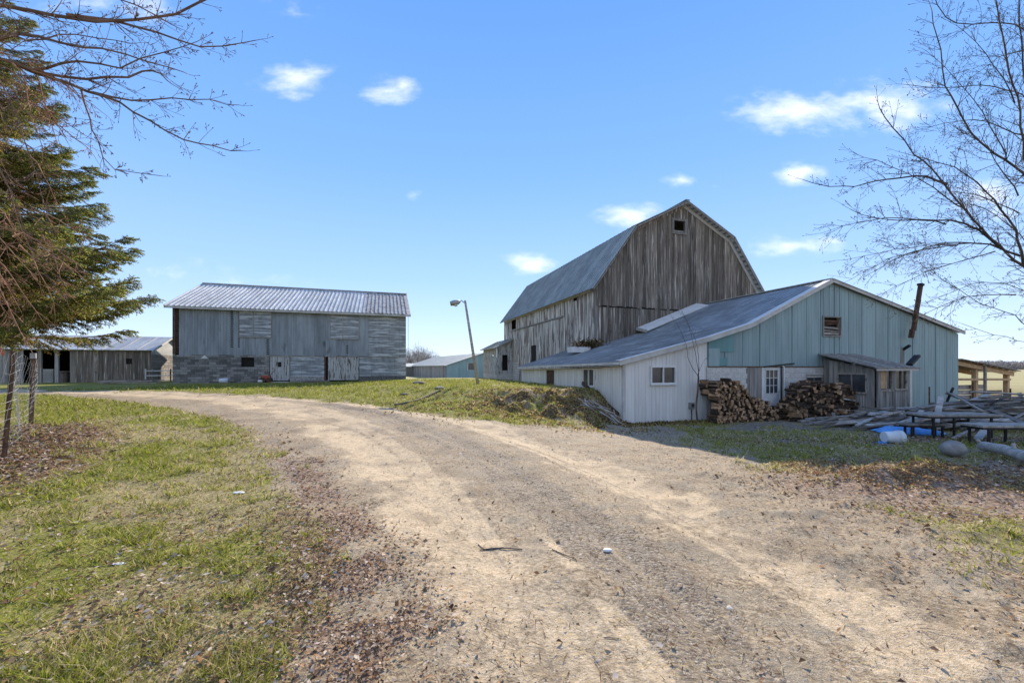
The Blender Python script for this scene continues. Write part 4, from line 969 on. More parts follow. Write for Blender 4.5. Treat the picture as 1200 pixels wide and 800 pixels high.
def woodpile(label, px0, px1, top, t, n_rows, skew=False, group='firewood piles against the shed'):
    wp = wall_px(SHO, t); x0, x1 = wp(px0), wp(px1); xm = (x0 + x1) / 2; p = on_shed(xm, t, 0)
    g = g1(p[0], p[1]); T = thing('firewood_pile', label, 'firewood', (p[0], p[1], g - .02), ROT, group)
    cnt = 0
    for r in range(n_rows):
        z = .07 + r * .108
        for row in range(2):
            x = x0 + random.uniform(0, .06)
            while x < x1:
                st = random.uniform(.125, .165)
                if z < top(x, z0=g - SHO[2]) - .06 + random.uniform(-.05, .05) and not (row == 1 and z < top(x, z0=g - SHO[2]) - .55) and cnt < 296:
                    o = bpy.data.objects.new('log', random.choice(LOGS)); link(o, T); cnt += 1
                    rzr = random.gauss(0, .12) if not skew else (random.choice([0, 0, 1.45, 1.6, 1.3]) + random.gauss(0, .25))
                    o.location = (x - xm, (.0 + row * .42) + random.uniform(-.09, .09) - (.25 if skew else 0) * (1 - z / 1.7), z + random.uniform(-.012, .012)); o.rotation_euler = (random.gauss(0, .06), random.uniform(0, 6.28), rzr)
                    s = random.uniform(.8, 1.15); o.scale = (s, random.uniform(.85, 1.2) * (1.35 if abs(rzr) > 1 else 1), s)
                    if abs(rzr) > 1: x += .16
                x += st
    return T
def topfn(pts, t):
    wp = wall_px(SHO, t); P = [wp(a, b) for a, b in pts]; xs = [p[0] for p in P]; zs = [p[1] for p in P]
    return lambda x, z0=0: float(np.interp(x, xs, zs)) - z0
t1 = -.75
woodpile('neat firewood stack left of the shed door, tall at its left end', 836, 907, topfn([(829, 447), (838, 445), (850, 442), (862, 446), (868, 452), (874, 462), (880, 464), (892, 466), (901, 473), (907, 486)], t1), t1, 17)
woodpile('sprawling heaped firewood pile under the small window right of the door', 922, 1020, topfn([(916, 484), (925, 470), (935, 460), (943, 449), (955, 445), (968, 447), (980, 448), (990, 452), (1000, 466), (1010, 478), (1020, 486)], -1.0), -1.0, 17, skew=True)
def plank_thing(name, label, cat, px, py, L, rz, w=.2, th=.04, lift=0.0, mt='plank', tilt=0):
    x, y = at_px(px, py); T = MB().box(-L / 2, L / 2, -w / 2, w / 2, 0, th).build(name, mt); T.location = (x, y, g1(x, y) + lift); T.rotation_euler = (0, tilt, rz); return tag(T, label, cat)
o = MB().box(-.22, .22, -.07, .07, 0, .035).build('board_offcut', 'new_wood'); p = on_shed(wall_px(SHO, -1.1)(979), -1.1, wall_px(SHO, -1.1)(979, 455)[1]); o.location = p; o.rotation_euler = (.5, .35, ROT); tag(o, 'pale yellow board offcut on top of the heaped firewood', 'board')
o = MB().box(-.35, .35, -.1, .1, 0, .03).build('white_board', 'white_paint'); p = on_shed(wall_px(SHO, -1.3)(993), -1.3, wall_px(SHO, -1.3)(993, 468)[1]); o.location = p; o.rotation_euler = (.2, .12, ROT); tag(o, 'white board lying across the right slope of the firewood heap', 'board')

# ------------------------------------------------------------ trees
def V3(px, py, Y): return Vector(((px - 600) / F * Y, Y, EYE + (HZ - py) / F * Y))
def smooth_path(P, step):
    out = []
    for i in range(len(P) - 1):
        p0, p1, p2, p3 = P[max(i - 1, 0)], P[i], P[i + 1], P[min(i + 2, len(P) - 1)]
        n = max(2, int((p2 - p1).length / step))
        for k in range(n):
            t = k / n; out.append(.5 * ((2 * p1) + (p2 - p0) * t + (2 * p0 - 5 * p1 + 4 * p2 - p3) * t * t + (3 * p1 - p0 - 3 * p2 + p3) * t ** 3))
    out.append(P[-1]); return out
def rvec(r): return Vector((r.gauss(0, 1), r.gauss(0, 1), r.gauss(0, 1))).normalized()
def twig(mb, p, d, L, r0, lvl, R, droop=0.0, dens=1.0, mi=0):
    n = max(3, int(L / .10)); path = [p.copy()]; dd = d.copy()
    for i in range(n):
        dd = (dd + rvec(R) * .16 + Vector((0, 0, .05 - droop))).normalized(); path.append(path[-1] + dd * L / n)
    rad = [max(r0 * (1 - .75 * i / n), .0022) for i in range(n + 1)]
    mb.tube(path, rad, 3 if lvl < 2 else 4, mi, cap=False)
    e = path[-1]; mb.tube([e - dd * .012, e, e + dd * .02], [.003, .0065, .001], 3, mi, cap=False)
    if lvl > 0:
        k = 1
        while k < n:
            if R.random() < .75 * dens:
                ax = rvec(R); side_ = (path[k + 1] - path[k]).cross(ax)
                if side_.length > 1e-5:
                    nd = ((path[k + 1] - path[k]).normalized() * .75 + side_.normalized() * R.uniform(.5, .95)).normalized()
                    twig(mb, path[k], nd, L * R.uniform(.3, .6) * (1 - .4 * k / n), rad[k] * .6, lvl - 1, R, droop, dens, mi)
            k += 1
def limb(T, pts, r0, r1, seed, mt, step=.25, spacing=.10, tl=(.4, 1.15), lvl=2, droop=0.0, start=.15, dens=1.0, bias=None):
    R = random.Random(seed); P = [V3(*p) if not isinstance(p, Vector) else p for p in pts]; path = smooth_path(P, step)
    path = [p + rvec(R) * .02 for p in path]; n = len(path); mb = MB()
    rad = [(r0 + (r1 - r0) * (i / (n - 1)) ** .6) * .78 for i in range(n)]; mb.tube(path, rad, 6)
    acc = 0; tot = sum((path[i + 1] - path[i]).length for i in range(n - 1)); run = 0
    for i in range(1, n - 1):
        seg = (path[i + 1] - path[i]); run += seg.length; acc += seg.length
        while acc > spacing:
            acc -= spacing
            if run / tot < start: continue
            sd_ = seg.cross(rvec(R)); 
            if sd_.length < 1e-5: continue
            d = (seg.normalized() * .8 + sd_.normalized() * R.uniform(.5, 1.0) + (Vector(bias) if bias else Vector())).normalized()
            k = 1 - .55 * run / tot
            twig(mb, path[i], d, R.uniform(*tl) * k, min(max(rad[i] * .38, .004), .012), lvl, R, droop, dens)
    d = (path[-1] - path[-2]).normalized(); twig(mb, path[-1], d, tl[0], rad[-1], 1, R, droop)
    return mb.build('limb', mt, T)
def right_tree():
    base = Vector((16.6, 9.6, 0)); base.z = g1(base.x, base.y)
    T = thing('bare_tree', 'leafless tree reaching in from the right edge over the shed', 'tree', (0, 0, 0))
    T.location = base; inv = -base
    fork = Vector((15.6, 9.3, 3.2)); top = Vector((15.2, 9.0, 8.5))
    L = lambda pts: [(V3(*p) if not isinstance(p, Vector) else p) + inv for p in pts]
    MB().tube([p + inv for p in [base - Vector((0, 0, .3)), base + Vector((-.1, 0, 1)), fork, Vector((15.4, 9.1, 5.5)), top]], [.34, .27, .22, .16, .09], 10).build('trunk', 'bark', T, True)
    f = fork
    mt = 'twig_dark'
    limb(T, L([f, (1262, 345, 8.9), (1200, 312, 8.6), (1172, 288, 8.4), (1140, 258, 8.2), (1105, 212, 8.0), (1072, 180, 7.9), (1048, 150, 7.8), (1030, 128, 7.8)]), .078, .010, 1, mt)
    limb(T, L([(1108, 216, 8.0), (1085, 206, 7.9), (1040, 210, 7.7), (990, 219, 7.5), (940, 211, 7.4)]), .03, .006, 2, mt, spacing=.12, tl=(.3, .8))
    limb(T, L([(1240, 240, 9), (1200, 205, 8.8), (1180, 188, 8.6), (1150, 168, 8.5), (1128, 140, 8.4), (1108, 100, 8.3), (1102, 60, 8.3), (1092, 15, 8.2)]), .045, .010, 3, mt)
    limb(T, L([(1172, 288, 8.4), (1130, 262, 8.3), (1080, 257, 8.2), (1030, 257, 8.0), (995, 246, 7.9)]), .035, .006, 4, mt, tl=(.4, .9))
    limb(T, L([(1200, 302, 8.6), (1160, 287, 8.9), (1110, 284, 9.0), (1060, 300, 9.1), (1015, 322, 9.2)]), .035, .006, 5, mt, tl=(.4, .9), droop=.08)
    limb(T, L([f, (1230, 385, 8.7), (1190, 370, 8.6), (1150, 356, 8.5), (1110, 330, 8.5), (1082, 313, 8.4)]), .028, .006, 6, mt, tl=(.3, .8), spacing=.085)
    limb(T, L([top, (1230, 120, 8.8), (1190, 108, 8.6), (1150, 100, 8.5), (1100, 104, 8.4), (1062, 98, 8.3)]), .035, .006, 7, mt, tl=(.4, 1.0))
    limb(T, L([top, (1240, 60, 8.8), (1190, 28, 8.6), (1140, 28, 8.5), (1108, 20, 8.5), (1094, -10, 8.4)]), .035, .010, 8, mt)
    limb(T, L([(1200, 312, 8.6), (1190, 270, 8.2), (1165, 235, 8.0), (1135, 205, 7.9), (1100, 190, 7.9), (1060, 180, 7.8)]), .04, .006, 9, mt)
    limb(T, L([(1240, 240, 9), (1205, 200, 8.4), (1195, 130, 8.3), (1180, 70, 8.2), (1168, 10, 8.2), (1160, -40, 8.2)]), .04, .012, 10, mt)
    limb(T, L([(1215, 150, 8.6), (1200, 90, 8.8), (1196, 30, 8.8), (1190, -30, 8.8)]), .03, .012, 12, mt)
    limb(T, L([f, (1235, 360, 9.2), (1200, 340, 9.4), (1155, 330, 9.6), (1110, 345, 9.8), (1060, 362, 10)]), .03, .005, 13, mt, tl=(.4, .9), droop=.05)
    limb(T, L([f, (1230, 330, 8.2), (1205, 290, 8.0), (1180, 262, 7.9), (1140, 240, 7.7), (1110, 240, 7.6)]), .04, .006, 14, mt)
    limb(T, L([f, (1225, 400, 8.0), (1205, 400, 7.9), (1165, 392, 7.8), (1130, 380, 7.8)]), .02, .005, 15, mt, tl=(.3, .7), spacing=.2)
def left_tree():
    base = Vector((-10.2, 5.6, 0)); base.z = g1(base.x, base.y); inv = -base
    T = thing('bare_tree', 'leafless tree whose branches reach in at the upper left corner', 'tree', base)
    L = lambda pts: [(V3(*p) if not isinstance(p, Vector) else p) + inv for p in pts]
    f = Vector((-9.9, 5.6, 5.2)); tp = Vector((-9.7, 5.6, 9.5))
    MB().tube([p + inv for p in [base - Vector((0, 0, .3)), Vector((-10.1, 5.6, 2)), f, tp]], [.32, .26, .2, .12], 10).build('trunk', 'bark', T, True)
    mt = 'twig'
    limb(T, L([tp, (-120, 5, 5.8), (0, 6, 5.9), (60, 16, 6), (110, 24, 6), (160, 24, 6.1), (205, 15, 6.1), (255, -6, 6.2)]), .075, .018, 21, mt, tl=(.35, .9), spacing=.085, start=.2)
    limb(T, L([f, (-120, 50, 5.6), (-20, 62, 5.7), (45, 84, 5.8), (100, 92, 5.9), (150, 90, 6), (178, 82, 6.1), (195, 92, 6.1)]), .07, .010, 22, mt, tl=(.35, .9), spacing=.085, start=.2)
    limb(T, L([(20, 76, 5.8), (60, 92, 5.9), (100, 106, 5.9), (140, 120, 5.9), (175, 142, 5.9), (215, 162, 5.9), (250, 172, 5.9), (283, 178, 5.9)]), .042, .006, 23, mt, tl=(.25, .65), spacing=.085)
    limb(T, L([(80, 20, 6), (130, 24, 6.1), (185, 38, 6.1), (235, 55, 6.1), (300, 48, 6.1)]), .035, .006, 24, mt, tl=(.25, .65), spacing=.08)
    limb(T, L([(95, 104, 5.9), (104, 140, 5.8), (113, 165, 5.7), (135, 198, 5.7), (190, 205, 5.7)]), .018, .005, 25, mt, tl=(.15, .45), spacing=.08, droop=.06)
    limb(T, L([(110, 110, 5.9), (155, 117, 6.1), (200, 116, 6.2), (245, 118, 6.2), (280, 124, 6.2)]), .022, .005, 26, mt, tl=(.2, .55), spacing=.08)
    limb(T, L([(40, 84, 5.8), (90, 70, 5.6), (140, 78, 5.5), (190, 60, 5.5), (230, 48, 5.5)]), .03, .005, 27, mt, tl=(.25, .65), spacing=.08)
    limb(T, L([(-40, 58, 5.7), (20, 40, 5.5), (70, 52, 5.4), (120, 56, 5.3), (170, 70, 5.3), (215, 85, 5.3)]), .04, .006, 28, mt, tl=(.25, .6), spacing=.08)
    limb(T, L([f, (-140, 30, 6.2), (-30, 25, 6.4), (30, 48, 6.6), (90, 40, 6.7), (150, 52, 6.8)]), .05, .008, 29, mt, tl=(.3, .7), spacing=.085)
    limb(T, L([f, (-120, 80, 6.0), (-40, 92, 6.2), (10, 110, 6.3), (60, 132, 6.4), (100, 160, 6.4)]), .04, .006, 30, mt, tl=(.3, .7), spacing=.08, droop=.05)
    limb(T, L([tp, (-60, -40, 6.0), (20, -25, 6.0), (100, -10, 6.0), (160, 5, 6.0), (200, 30, 6.0)]), .04, .008, 31, mt, tl=(.3, .6), spacing=.085)
    limb(T, L([(-30, 60, 5.7), (0, 95, 5.5), (20, 140, 5.4), (40, 200, 5.4), (55, 260, 5.5)]), .025, .004, 32, mt, tl=(.25, .6), spacing=.08, droop=.12)
    limb(T, L([(-60, 90, 5.9), (-20, 150, 5.6), (10, 220, 5.6), (35, 290, 5.6), (60, 330, 5.7)]), .025, .004, 33, mt, tl=(.3, .7), spacing=.08, droop=.12)
right_tree(); left_tree()
def extra_limbs():
    R = random.Random(77); T = [o for o in bpy.data.objects if o.name.startswith('bare_tree')]
    left = next(o for o in T if o.location.x < 0); right = next(o for o in T if o.location.x > 0)
    L = lambda T_, pts: [V3(*p) - T_.location for p in pts]
    for i in range(22):
        x0, y0 = R.uniform(-60, 50), R.uniform(50, 300); Y = R.uniform(5.2, 6.6); dx, dy = R.uniform(30, 95), R.uniform(40, 130); 
        limb(left, L(left, [(x0, y0, Y), (x0 + dx * .35, y0 + dy * .2, Y), (x0 + dx * .7, y0 + dy * .6, Y - .1), (x0 + dx, y0 + dy, Y - .1)]), .016, .004, 200 + i, 'rust_twig', spacing=.08, tl=(.2, .55), droop=.08)
    for i, (x0, y0, x1, y1) in enumerate(((1130, 245, 1000, 180), (1110, 262, 965, 272), (1150, 285, 985, 305), (1165, 295, 1030, 345), (1120, 288, 990, 330), (1180, 180, 1085, 60), (1195, 230, 1120, 150), (1190, 345, 1075, 372), (1190, 120, 1120, 30), (1200, 60, 1140, 90), (1195, 250, 1090, 225), (1200, 160, 1080, 150))):
        Y = R.uniform(7.6, 8.8); mx, my = (x0 + x1) / 2, (y0 + y1) / 2 - R.uniform(5, 16)
        limb(right, L(right, [(x0, y0, Y), (mx, my, Y), (x1, y1, Y - .1)]), .018, .004, 300 + i, 'twig_dark', spacing=.10, tl=(.35, 1.0), droop=.04)
extra_limbs()
def spruce():
    base = Vector((-17.4, 12.4, 0)); base.z = g1(base.x, base.y); T = thing('spruce_tree', 'large olive green spruce with browned twigs at the left edge', 'tree', base, .3)
    H = 17.5; MB().tube([(0, 0, -.3), (.05, 0, 5), (0, .05, 11), (0, 0, H)], [.36, .28, .16, .03], 10).build('trunk', 'bark', T, True)
    def bough(seed):
        R = random.Random(seed); mb = MB(); L = 5.0; n = 18; path = []
        for i in range(n + 1):
            t = i / n; path.append(Vector((L * t, .08 * math.sin(t * 5 + seed), -.55 * math.sin(t * 2.1) + .75 * t * t * t)))
        mb.tube(path, [.055 * (1 - .88 * i / n) + .004 for i in range(n + 1)], 5, 0)
        def spray(p, d, ln, green):
            k = max(3, int(ln / .05)); q = p.copy(); dd = d.copy(); 
            pts = [q.copy()]
            for _ in range(k): dd = (dd + rvec(R) * .10 + Vector((0, 0, -.03))).normalized(); q = q + dd * ln / k; pts.append(q.copy())
            mb.tube(pts, .006, 3, 0, cap=False)
            for a in pts[1:]:
                for _ in range(3):
                    nd = (dd * .9 + rvec(R) * .9).normalized(); w = nd.cross(rvec(R)).normalized() * R.uniform(.010, .02); ln2 = R.uniform(.05, .11)
                    b = len(mb.v); mb.v += [tuple(a - w * .4), tuple(a + nd * ln2 * .5 + w), tuple(a + nd * ln2), tuple(a + nd * ln2 * .5 - w)]
                    mb.f.append((b, b + 1, b + 2, b + 3)); mb.mi.append(1 if R.random() < green * .75 else (2 if R.random() < green + .05 else 3))
        for i in range(3, n + 1):
            t = i / n
            for s in (-1, 1):
                for rep in range(3):
                    sl = (1.25 * (1 - t) + .35) * R.uniform(.55, 1.0) * (.5 + min(1, t * 2.2) * .5); d = Vector((.75, s * R.uniform(.5, 1.0), R.uniform(-.75, .35))).normalized()
                    p = path[i] + Vector((R.uniform(-.12, .12), 0, 0)); m_ = max(3, int(sl / .17)); q = p.copy(); g = min(1, .25 + t * .9)
                    pp = [q.copy()]
                    for j in range(m_):
                        d = (d + Vector((0.04, 0, -.05)) + rvec(R) * .05).normalized(); q = q + d * sl / m_; pp.append(q.copy())
                        for s2 in (-1, 1):
                            if R.random() < .85: spray(q, (d + d.cross(Vector((0, 0, 1))) * s2 * R.uniform(.5, 1) + Vector((0, 0, R.uniform(-.5, .1)))).normalized(), R.uniform(.12, .26), g)
                    mb.tube(pp, .009, 3, 0, cap=False); spray(q, d, .22, g)
        return mb.mesh('bough', ['twig', 'n1', 'n2', 'n3'])
    variants = [bough(s) for s in (3, 5, 8, 13)]
    R = random.Random(4); z = 2.75; k = 0
    while z < H - .3:
        nb = 6 if z < 12 else 5
        for i in range(nb):
            az_ = k * 2.399 + R.uniform(-.2, .2); k += 1
            Lr = (H - z) / (H - 2) * 5.6 * R.uniform(.7, 1.03) if z > 3.2 else 5.0 * R.uniform(.75, 1.05)
            o = bpy.data.objects.new('bough', variants[R.randrange(4)]); link(o, T)
            o.location = (0, 0, z + R.uniform(-.1, .1)); o.rotation_euler = (R.uniform(-.5, .5), -.06 - .35 * max(0, (z - 8) / H) + R.uniform(-.26, .18), az_); s = max(Lr / 5.0, .15); o.scale = (s, min(s * 1.05, 1.2), s * .9)
        z += .26 if z < 10 else .36
spruce()
def sapling():
    p = on_shed(wall_px(SHO, -.35)(816), -.35, 0); g = g1(p[0], p[1]); T = thing('sapling', 'slim bare sapling with forked stems against the white wall', 'tree', (p[0], p[1], g))
    Y = p[1]; inv = -Vector((p[0], p[1], g)); L = lambda pts: [V3(a, b, Y + c) + inv for a, b, c in pts]
    MB().tube(smooth_path(L([(817, 492, 0), (816, 475, 0), (818, 455, 0), (818.5, 441, 0)]), .1), [.035] * 2 + [.03] * 40 if False else .033, 7).build('trunk', 'bark', T, True)
    for i, pts in enumerate(([(818.5, 441, 0), (808, 425, -.1), (803, 400, -.2), (792, 378, -.2), (782, 364, -.2)], [(818.5, 441, 0), (817, 425, -.1), (812, 400, -.15), (806, 380, -.2), (798, 366, -.2)], [(818.5, 441, 0), (819, 420, -.1), (815, 398, -.2), (806, 378, -.1), (797, 362, -.1)], [(819, 436, 0), (823, 426, 0), (829, 418, 0)])):
        limb(T, L(pts), .019 if i < 3 else .009, .004, 50 + i, 'twig_dark', step=.12, spacing=.4, tl=(.12, .35), lvl=1, start=.4)
sapling()

# ------------------------------------------------------------ yard light pole
def yard_light():
    b = V3(560.5, 449, 21.5); b.z = g1(b.x, b.y) - .1; t = V3(545, 352, 21.5)
    T = thing('yard_light', 'leaning wooden pole with a yard light, standing on the grass bank', 'lamp post', b); inv = -b
    MB().tube([b + inv, (b + t) / 2 + inv, t + inv], [.085, .075, .06], 10).build('pole', 'plank', T, True)
    a = t + Vector((-.05, 0, -.12)) + inv; h = V3(537, 354, 21.5) + inv
    MB().tube([a, a + Vector((-.15, -.05, .12)), h + Vector((.1, 0, .06))], .025, 6).build('arm', 'steel', T)
    hd = MB(); hd.tube([h + Vector((.12, 0, .05)), h, h + Vector((-.2, 0, -.04)), h + Vector((-.42, 0, -.08))], [.05, .12, .16, .12], 10); hd.build('lamp_head', 'steel', T, True)
    MB().tube([h + Vector((-.12, 0, -.12)), h + Vector((-.2, 0, -.22))], [.13, .05], 8).build('lamp_lens', 'bucket', T)
yard_light()

# ------------------------------------------------------------ far sheds between the barns
def far_shed():
    O = (-10.65, 65.0, -.45); rz = math.radians(25); T = thing('pole_shed', 'long far pale green gabled shed beyond the grass bank', 'shed', O, rz)
    Wd, Ln = 12.8, 34; EV, RG = 2.35, 4.42; prof = lambda a: EV + (RG - EV) * (1 - abs(a - Wd / 2) / (Wd / 2))
    w = (9.0 / 12.8 * 6.0, 5.0)
    op = (3.7, 5.0, 1.6, 2.7)
    boards(T, front(), 0, Wd, .9, 0, prof, .04, 'green_far', name='wall_panel', openings=[op], peaks=(Wd / 2,), proud=.02)
    window(T, front(0), *op, fw=.1, pane='glass', sill=False)
    boards(T, side(), .05, Ln, .9, 0, lambda a: EV - .05, .04, 'grey_wood', name='wall_panel', proud=.02)
    roofstrips(T, lambda k: (Wd / 2, Ln + .2 - k * (Ln + .5), RG + .05), lambda k: (-.3, Ln + .2 - k * (Ln + .5), EV - .05), 18, .05, 1, 'barn_roof')
    roofstrips(T, lambda k: (Wd / 2, -.3 + k * (Ln + .5), RG + .05), lambda k: (Wd + .3, -.3 + k * (Ln + .5), EV - .05), 18, .05, 1, 'barn_roof')
    MB().box(0, Wd, Ln - .1, Ln, 0, EV).build('back_wall', 'grey_wood', T)
    O2 = (-24.6, 88, -.45); T2 = thing('low_shed', 'very low grey shed furthest back left of the green shed', 'shed', O2, rz)
    boards(T2, front(), -2, 7, 1.0, 0, lambda a: 2.2, .04, 'grey_wood', name='wall_panel'); MB().box(-2, 7, .05, 12, 0, 2.1).build('body', 'grey_wood', T2)
    roofstrips(T2, lambda k: (-2.3 + k * 9.6, 6, 2.9), lambda k: (-2.3 + k * 9.6, -.3, 2.15), 10, .05, 1, 'barn_roof'); roofstrips(T2, lambda k: (7.3 - k * 9.6, 6, 2.9), lambda k: (7.3 - k * 9.6, 12.3, 2.15), 10, .05, 1, 'barn_roof')
far_shed()
def far_tree(x, y, h, w, seed, label):
    R = random.Random(seed); T = thing('distant_tree', label, 'tree', (x, y, -.45), 0, 'bare trees on the horizon'); mb = MB()
    MB().tube([(0, 0, -.2), (0, 0, h * .5)], [h * .025, h * .015], 5).build('trunk', 'bark', T)
    for i in range(70):
        a = R.uniform(0, 6.28); rr = w * math.sqrt(R.random()); z = h * R.uniform(.3, .6); e = Vector((rr * math.cos(a), rr * math.sin(a) * .6, h * (R.uniform(.6, 1.0) - .25 * rr / w)))
        s = Vector((0, 0, h * R.uniform(.15, .45))); mid = (s + e) / 2 + Vector((0, 0, -.1 * h + R.uniform(0, .1) * h))
        mb.tube([s, mid, e], [h * .006, h * .004, h * .0015], 3, cap=False)
        for _ in range(7):
            q = s.lerp(e, R.uniform(.5, 1.0)); mb.tube([q, q + Vector((R.gauss(0, 1), R.gauss(0, 1), abs(R.gauss(.8, .5)))) * h * .09], [h * .003, h * .001], 3, cap=False)
    mb.build('crown', 'far_leaf', T)
for i, (px, Y, h, lb) in enumerate(((481, 132, 9.5, 'hazy bare tree on the horizon right against the grey barn corner'), (490, 138, 11, 'tallest hazy bare tree on the horizon between the barn and the far green shed'), (499, 150, 10, 'rounded hazy bare tree above the low grey shed roof'), (509, 145, 8, 'lowest hazy bare tree above the far green shed roof'))):
    far_tree((px - 600) / F * Y, Y, h, h * .42, 60 + i, lb)
def far_wood():
    n = 60000; X = rs.uniform(150, 900, n); Yb = 330 + 40 * rs.rand(n) + .0 * X; top = 4.5 + 4 * vn(X, Yb * 0, .03, 4, 3); Z = rs.rand(n) * top - 1
    X2 = np.concatenate([X, rs.uniform(-900, -100, n // 2)]); Y2 = np.concatenate([Yb, 380 + 40 * rs.rand(n // 2)]); Z2 = np.concatenate([Z, rs.rand(n // 2) * (6 + 6 * vn(X2[n:], X2[n:] * 0, .02, 4, 5)) - 1]); n = len(X2)
    P = np.stack([X2, Y2, Z2], -1); a = rs.normal(0, 1, (n, 3)) * [1.0, 1, 1.0]; b = rs.normal(0, 1, (n, 3)) * [.35, .35, .5]
    V = np.stack([P - a, P + b, P + a], 1).reshape(-1, 3); bulk('distant_woodland', V, np.arange(n * 3).reshape(-1, 3), ['far_leaf'], np.zeros(n), label='hazy brown woodland along the horizon beyond the fields', cat='woodland')
far_wood()

# ------------------------------------------------------------ timber frame lean-to at right
def timber_frame():
    Y0 = 22.5; O = (24.2, 21.0, -.45); T = thing('timber_lean_to', 'open lean-to with tan timber roof frame right of the green shed', 'lean-to', O, ROT)
    wp = wall_px(O)
    x1 = wp(1184); D = 4.5
    z0, z1 = wp(1124, 425)[1], wp(1184, 438.5)[1]
    xa = wp(1124) ; 
    for t in (0, 1.5, 3.0, 4.5): MB().beam((xa - .3, t, z0), (x1 + .3, t, z1), .06, .2).build('rafter', 'new_wood', T)
    for k in range(9):
        u = xa + (x1 - xa) * k / 8; z = z0 + (z1 - z0) * k / 8; MB().box(u - .07, u + .07, -.2, D + .2, z + .12, z + .16).build('purlin', 'new_wood', T)
    mb = MB().slab([(xa - .3, -.25, z0 + .21), (x1 + .4, -.25, z1 + .2), (x1 + .4, D + .25, z1 + .2), (xa - .3, D + .25, z0 + .21)], .03).build('roof_sheet', 'grey_wood', T)
    for px, t in ((1147, 0), (1184, 0), (1147, D), (1184, D)):
        s = wp(px); zz = z0 + (z1 - z0) * (s - xa) / (x1 - xa); MB().box(s - .1, s + .1, t + .06, t + .24, 0, zz).build('post', 'new_wood', T)
    MB().beam((xa - .2, .0, wp(1150, 444)[1]), (x1, .0, wp(1150, 444)[1] - .05), .06, .12).build('tie_beam', 'new_wood', T)
    s = wp(1152); MB().box(s - .06, s + .06, -.12, -.03, .4, wp(1152, 424)[1]).build('loose_stud', 'plank', T)
    # low walls
    for k in range(4): MB().box(xa - .4, wp(1163), .3 + .01 * k, .36 + .01 * k, .05 + .27 * k, .29 + .27 * k).build('wall_plank', 'plank', T)
    for k in range(3): MB().box(wp(1166), wp(1190), .5, .56, .05 + .25 * k, .26 + .25 * k).build('wall_plank', 'plank', T)
    MB().beam((wp(1160), -.1, wp(1165, 431)[1] + .1), (wp(1178), -.2, wp(1165, 431)[1] + .1), .2, .04).build('loose_board', 'grey_wood', T)
    T = thing('rail_fence', 'dark wooden rail fence running off at the right edge', 'fence', (28.5, 20.0, -.45), .1)
    for x in (0, 2.4, 4.8): MB().box(x - .06, x + .06, -.06, .06, 0, 1.15).build('post', 'grey_wood', T)
    for z in (.3, .6, .9): MB().box(0, 4.8, .065, .105, z, z + .13).build('rail', 'grey_wood', T)
    for (px, py0, py1, Y, dx) in ((1089, 453, 492, 15.2, 0), (1140, 448, 492, 16, 0), (1184, 455, 490, 15, 0)):
        p = V3(px, py0, Y); g = g1(p.x, Y); q = Vector((p.x + dx, Y, g - .1)); o = MB().tube([q, p], .025, 5).build('fence_stake', 'rust')
        tag(o, {1089: 'thin rusty stake standing against the green wall, left of the lean-to', 1140: 'thin dark stake in front of the timber lean-to wall', 1184: 'thin dark stake nearest the right edge behind the lumber'}[px], 'stake')
    p, q = V3(1117, 454, 15), V3(1104, 474, 15); q.z -= .3; o = MB().beam(p, q, .06, .05).build('leaning_bar', 'black_steel'); tag(o, 'dark bar leaning diagonally against the green wall', 'bar')
timber_frame()

# ------------------------------------------------------------ lumber heap, tables, tarp, bucket, stone, log
def lumber():
    cx, cy = 16.2, 13.6; T = thing('lumber_pile', 'long heap of old grey planks and poles before the green wall', 'lumber', (cx, cy, -.45), 0); R = random.Random(9)
    for i in range(230):
        L = R.uniform(1.4, 4.2); u = R.uniform(-4.8, 5.5); hgt = .2 + 1.0 * math.exp(-((u - 1.2) / 3.8) ** 2); v = R.uniform(-1.0, 1.3); z = R.uniform(.05, 1) ** .7 * hgt * (1 - .55 * abs(v) / 1.3)
        a = R.gauss(.22, .22) if R.random() < .8 else R.uniform(-1.2, 1.2); tl = R.gauss(.04, .07); d = Vector((math.cos(a) * math.cos(tl), math.sin(a), math.sin(tl))) * L / 2; c = Vector((u, v, z + .05))
        if c.z - abs(d.z) < .02: c.z = abs(d.z) + .03
        MB().beam(c - d, c + d, R.uniform(.07, .2), R.uniform(.025, .06), up=(R.gauss(0, .2), R.gauss(0, .2), 1)).build('plank', R.choice(['plank', 'grey_wood', 'plank', 'plank', 'pale_stick']), T)
    for (p, q, w, mt) in ((V3(1103, 465, 13), V3(1096, 497, 11.6), .14, 'plank'), (V3(1080, 481, 12), V3(1066, 495, 11.4), .1, 'pale_stick'), (V3(1158, 498, 11), V3(1146, 514, 9.8), .14, 'pale_stick'), (V3(1024, 489, 13.4), V3(1004, 498, 12.2), .09, 'pale_stick'), (V3(1140, 503, 10.6), V3(1118, 513, 10.0), .08, 'plank')):
        o = MB().beam(p - Vector((cx, cy, -.45)), q - Vector((cx, cy, -.45)), w, .035); o.build('plank', mt, T)
lumber()
def table(label, c0, c1, zt_px, Y, dep, legs, h):
    a = V3(c0, zt_px, Y); b = V3(c1, zt_px, Y); g = g1((a.x + b.x) / 2, Y); T = thing('work_table', label, 'table', ((a.x + b.x) / 2, Y, g), 0, 'makeshift tables in the yard'); w = (b.x - a.x) / 2; z = a.z - g
    tp = MB().box(-w, w, 0, dep, z - .05, z).build('table_top', 'grey_wood', T)
    MB().box(-w + .05, w - .05, .04, dep - .04, z - .10, z - .051).build('apron', 'black_steel', T)
    for x in legs:
        for y in (.06, dep - .1): MB().tube([(x * w, y, 0), (x * w, y, z - .1)], .03, 6).build('leg', 'black_steel', T)
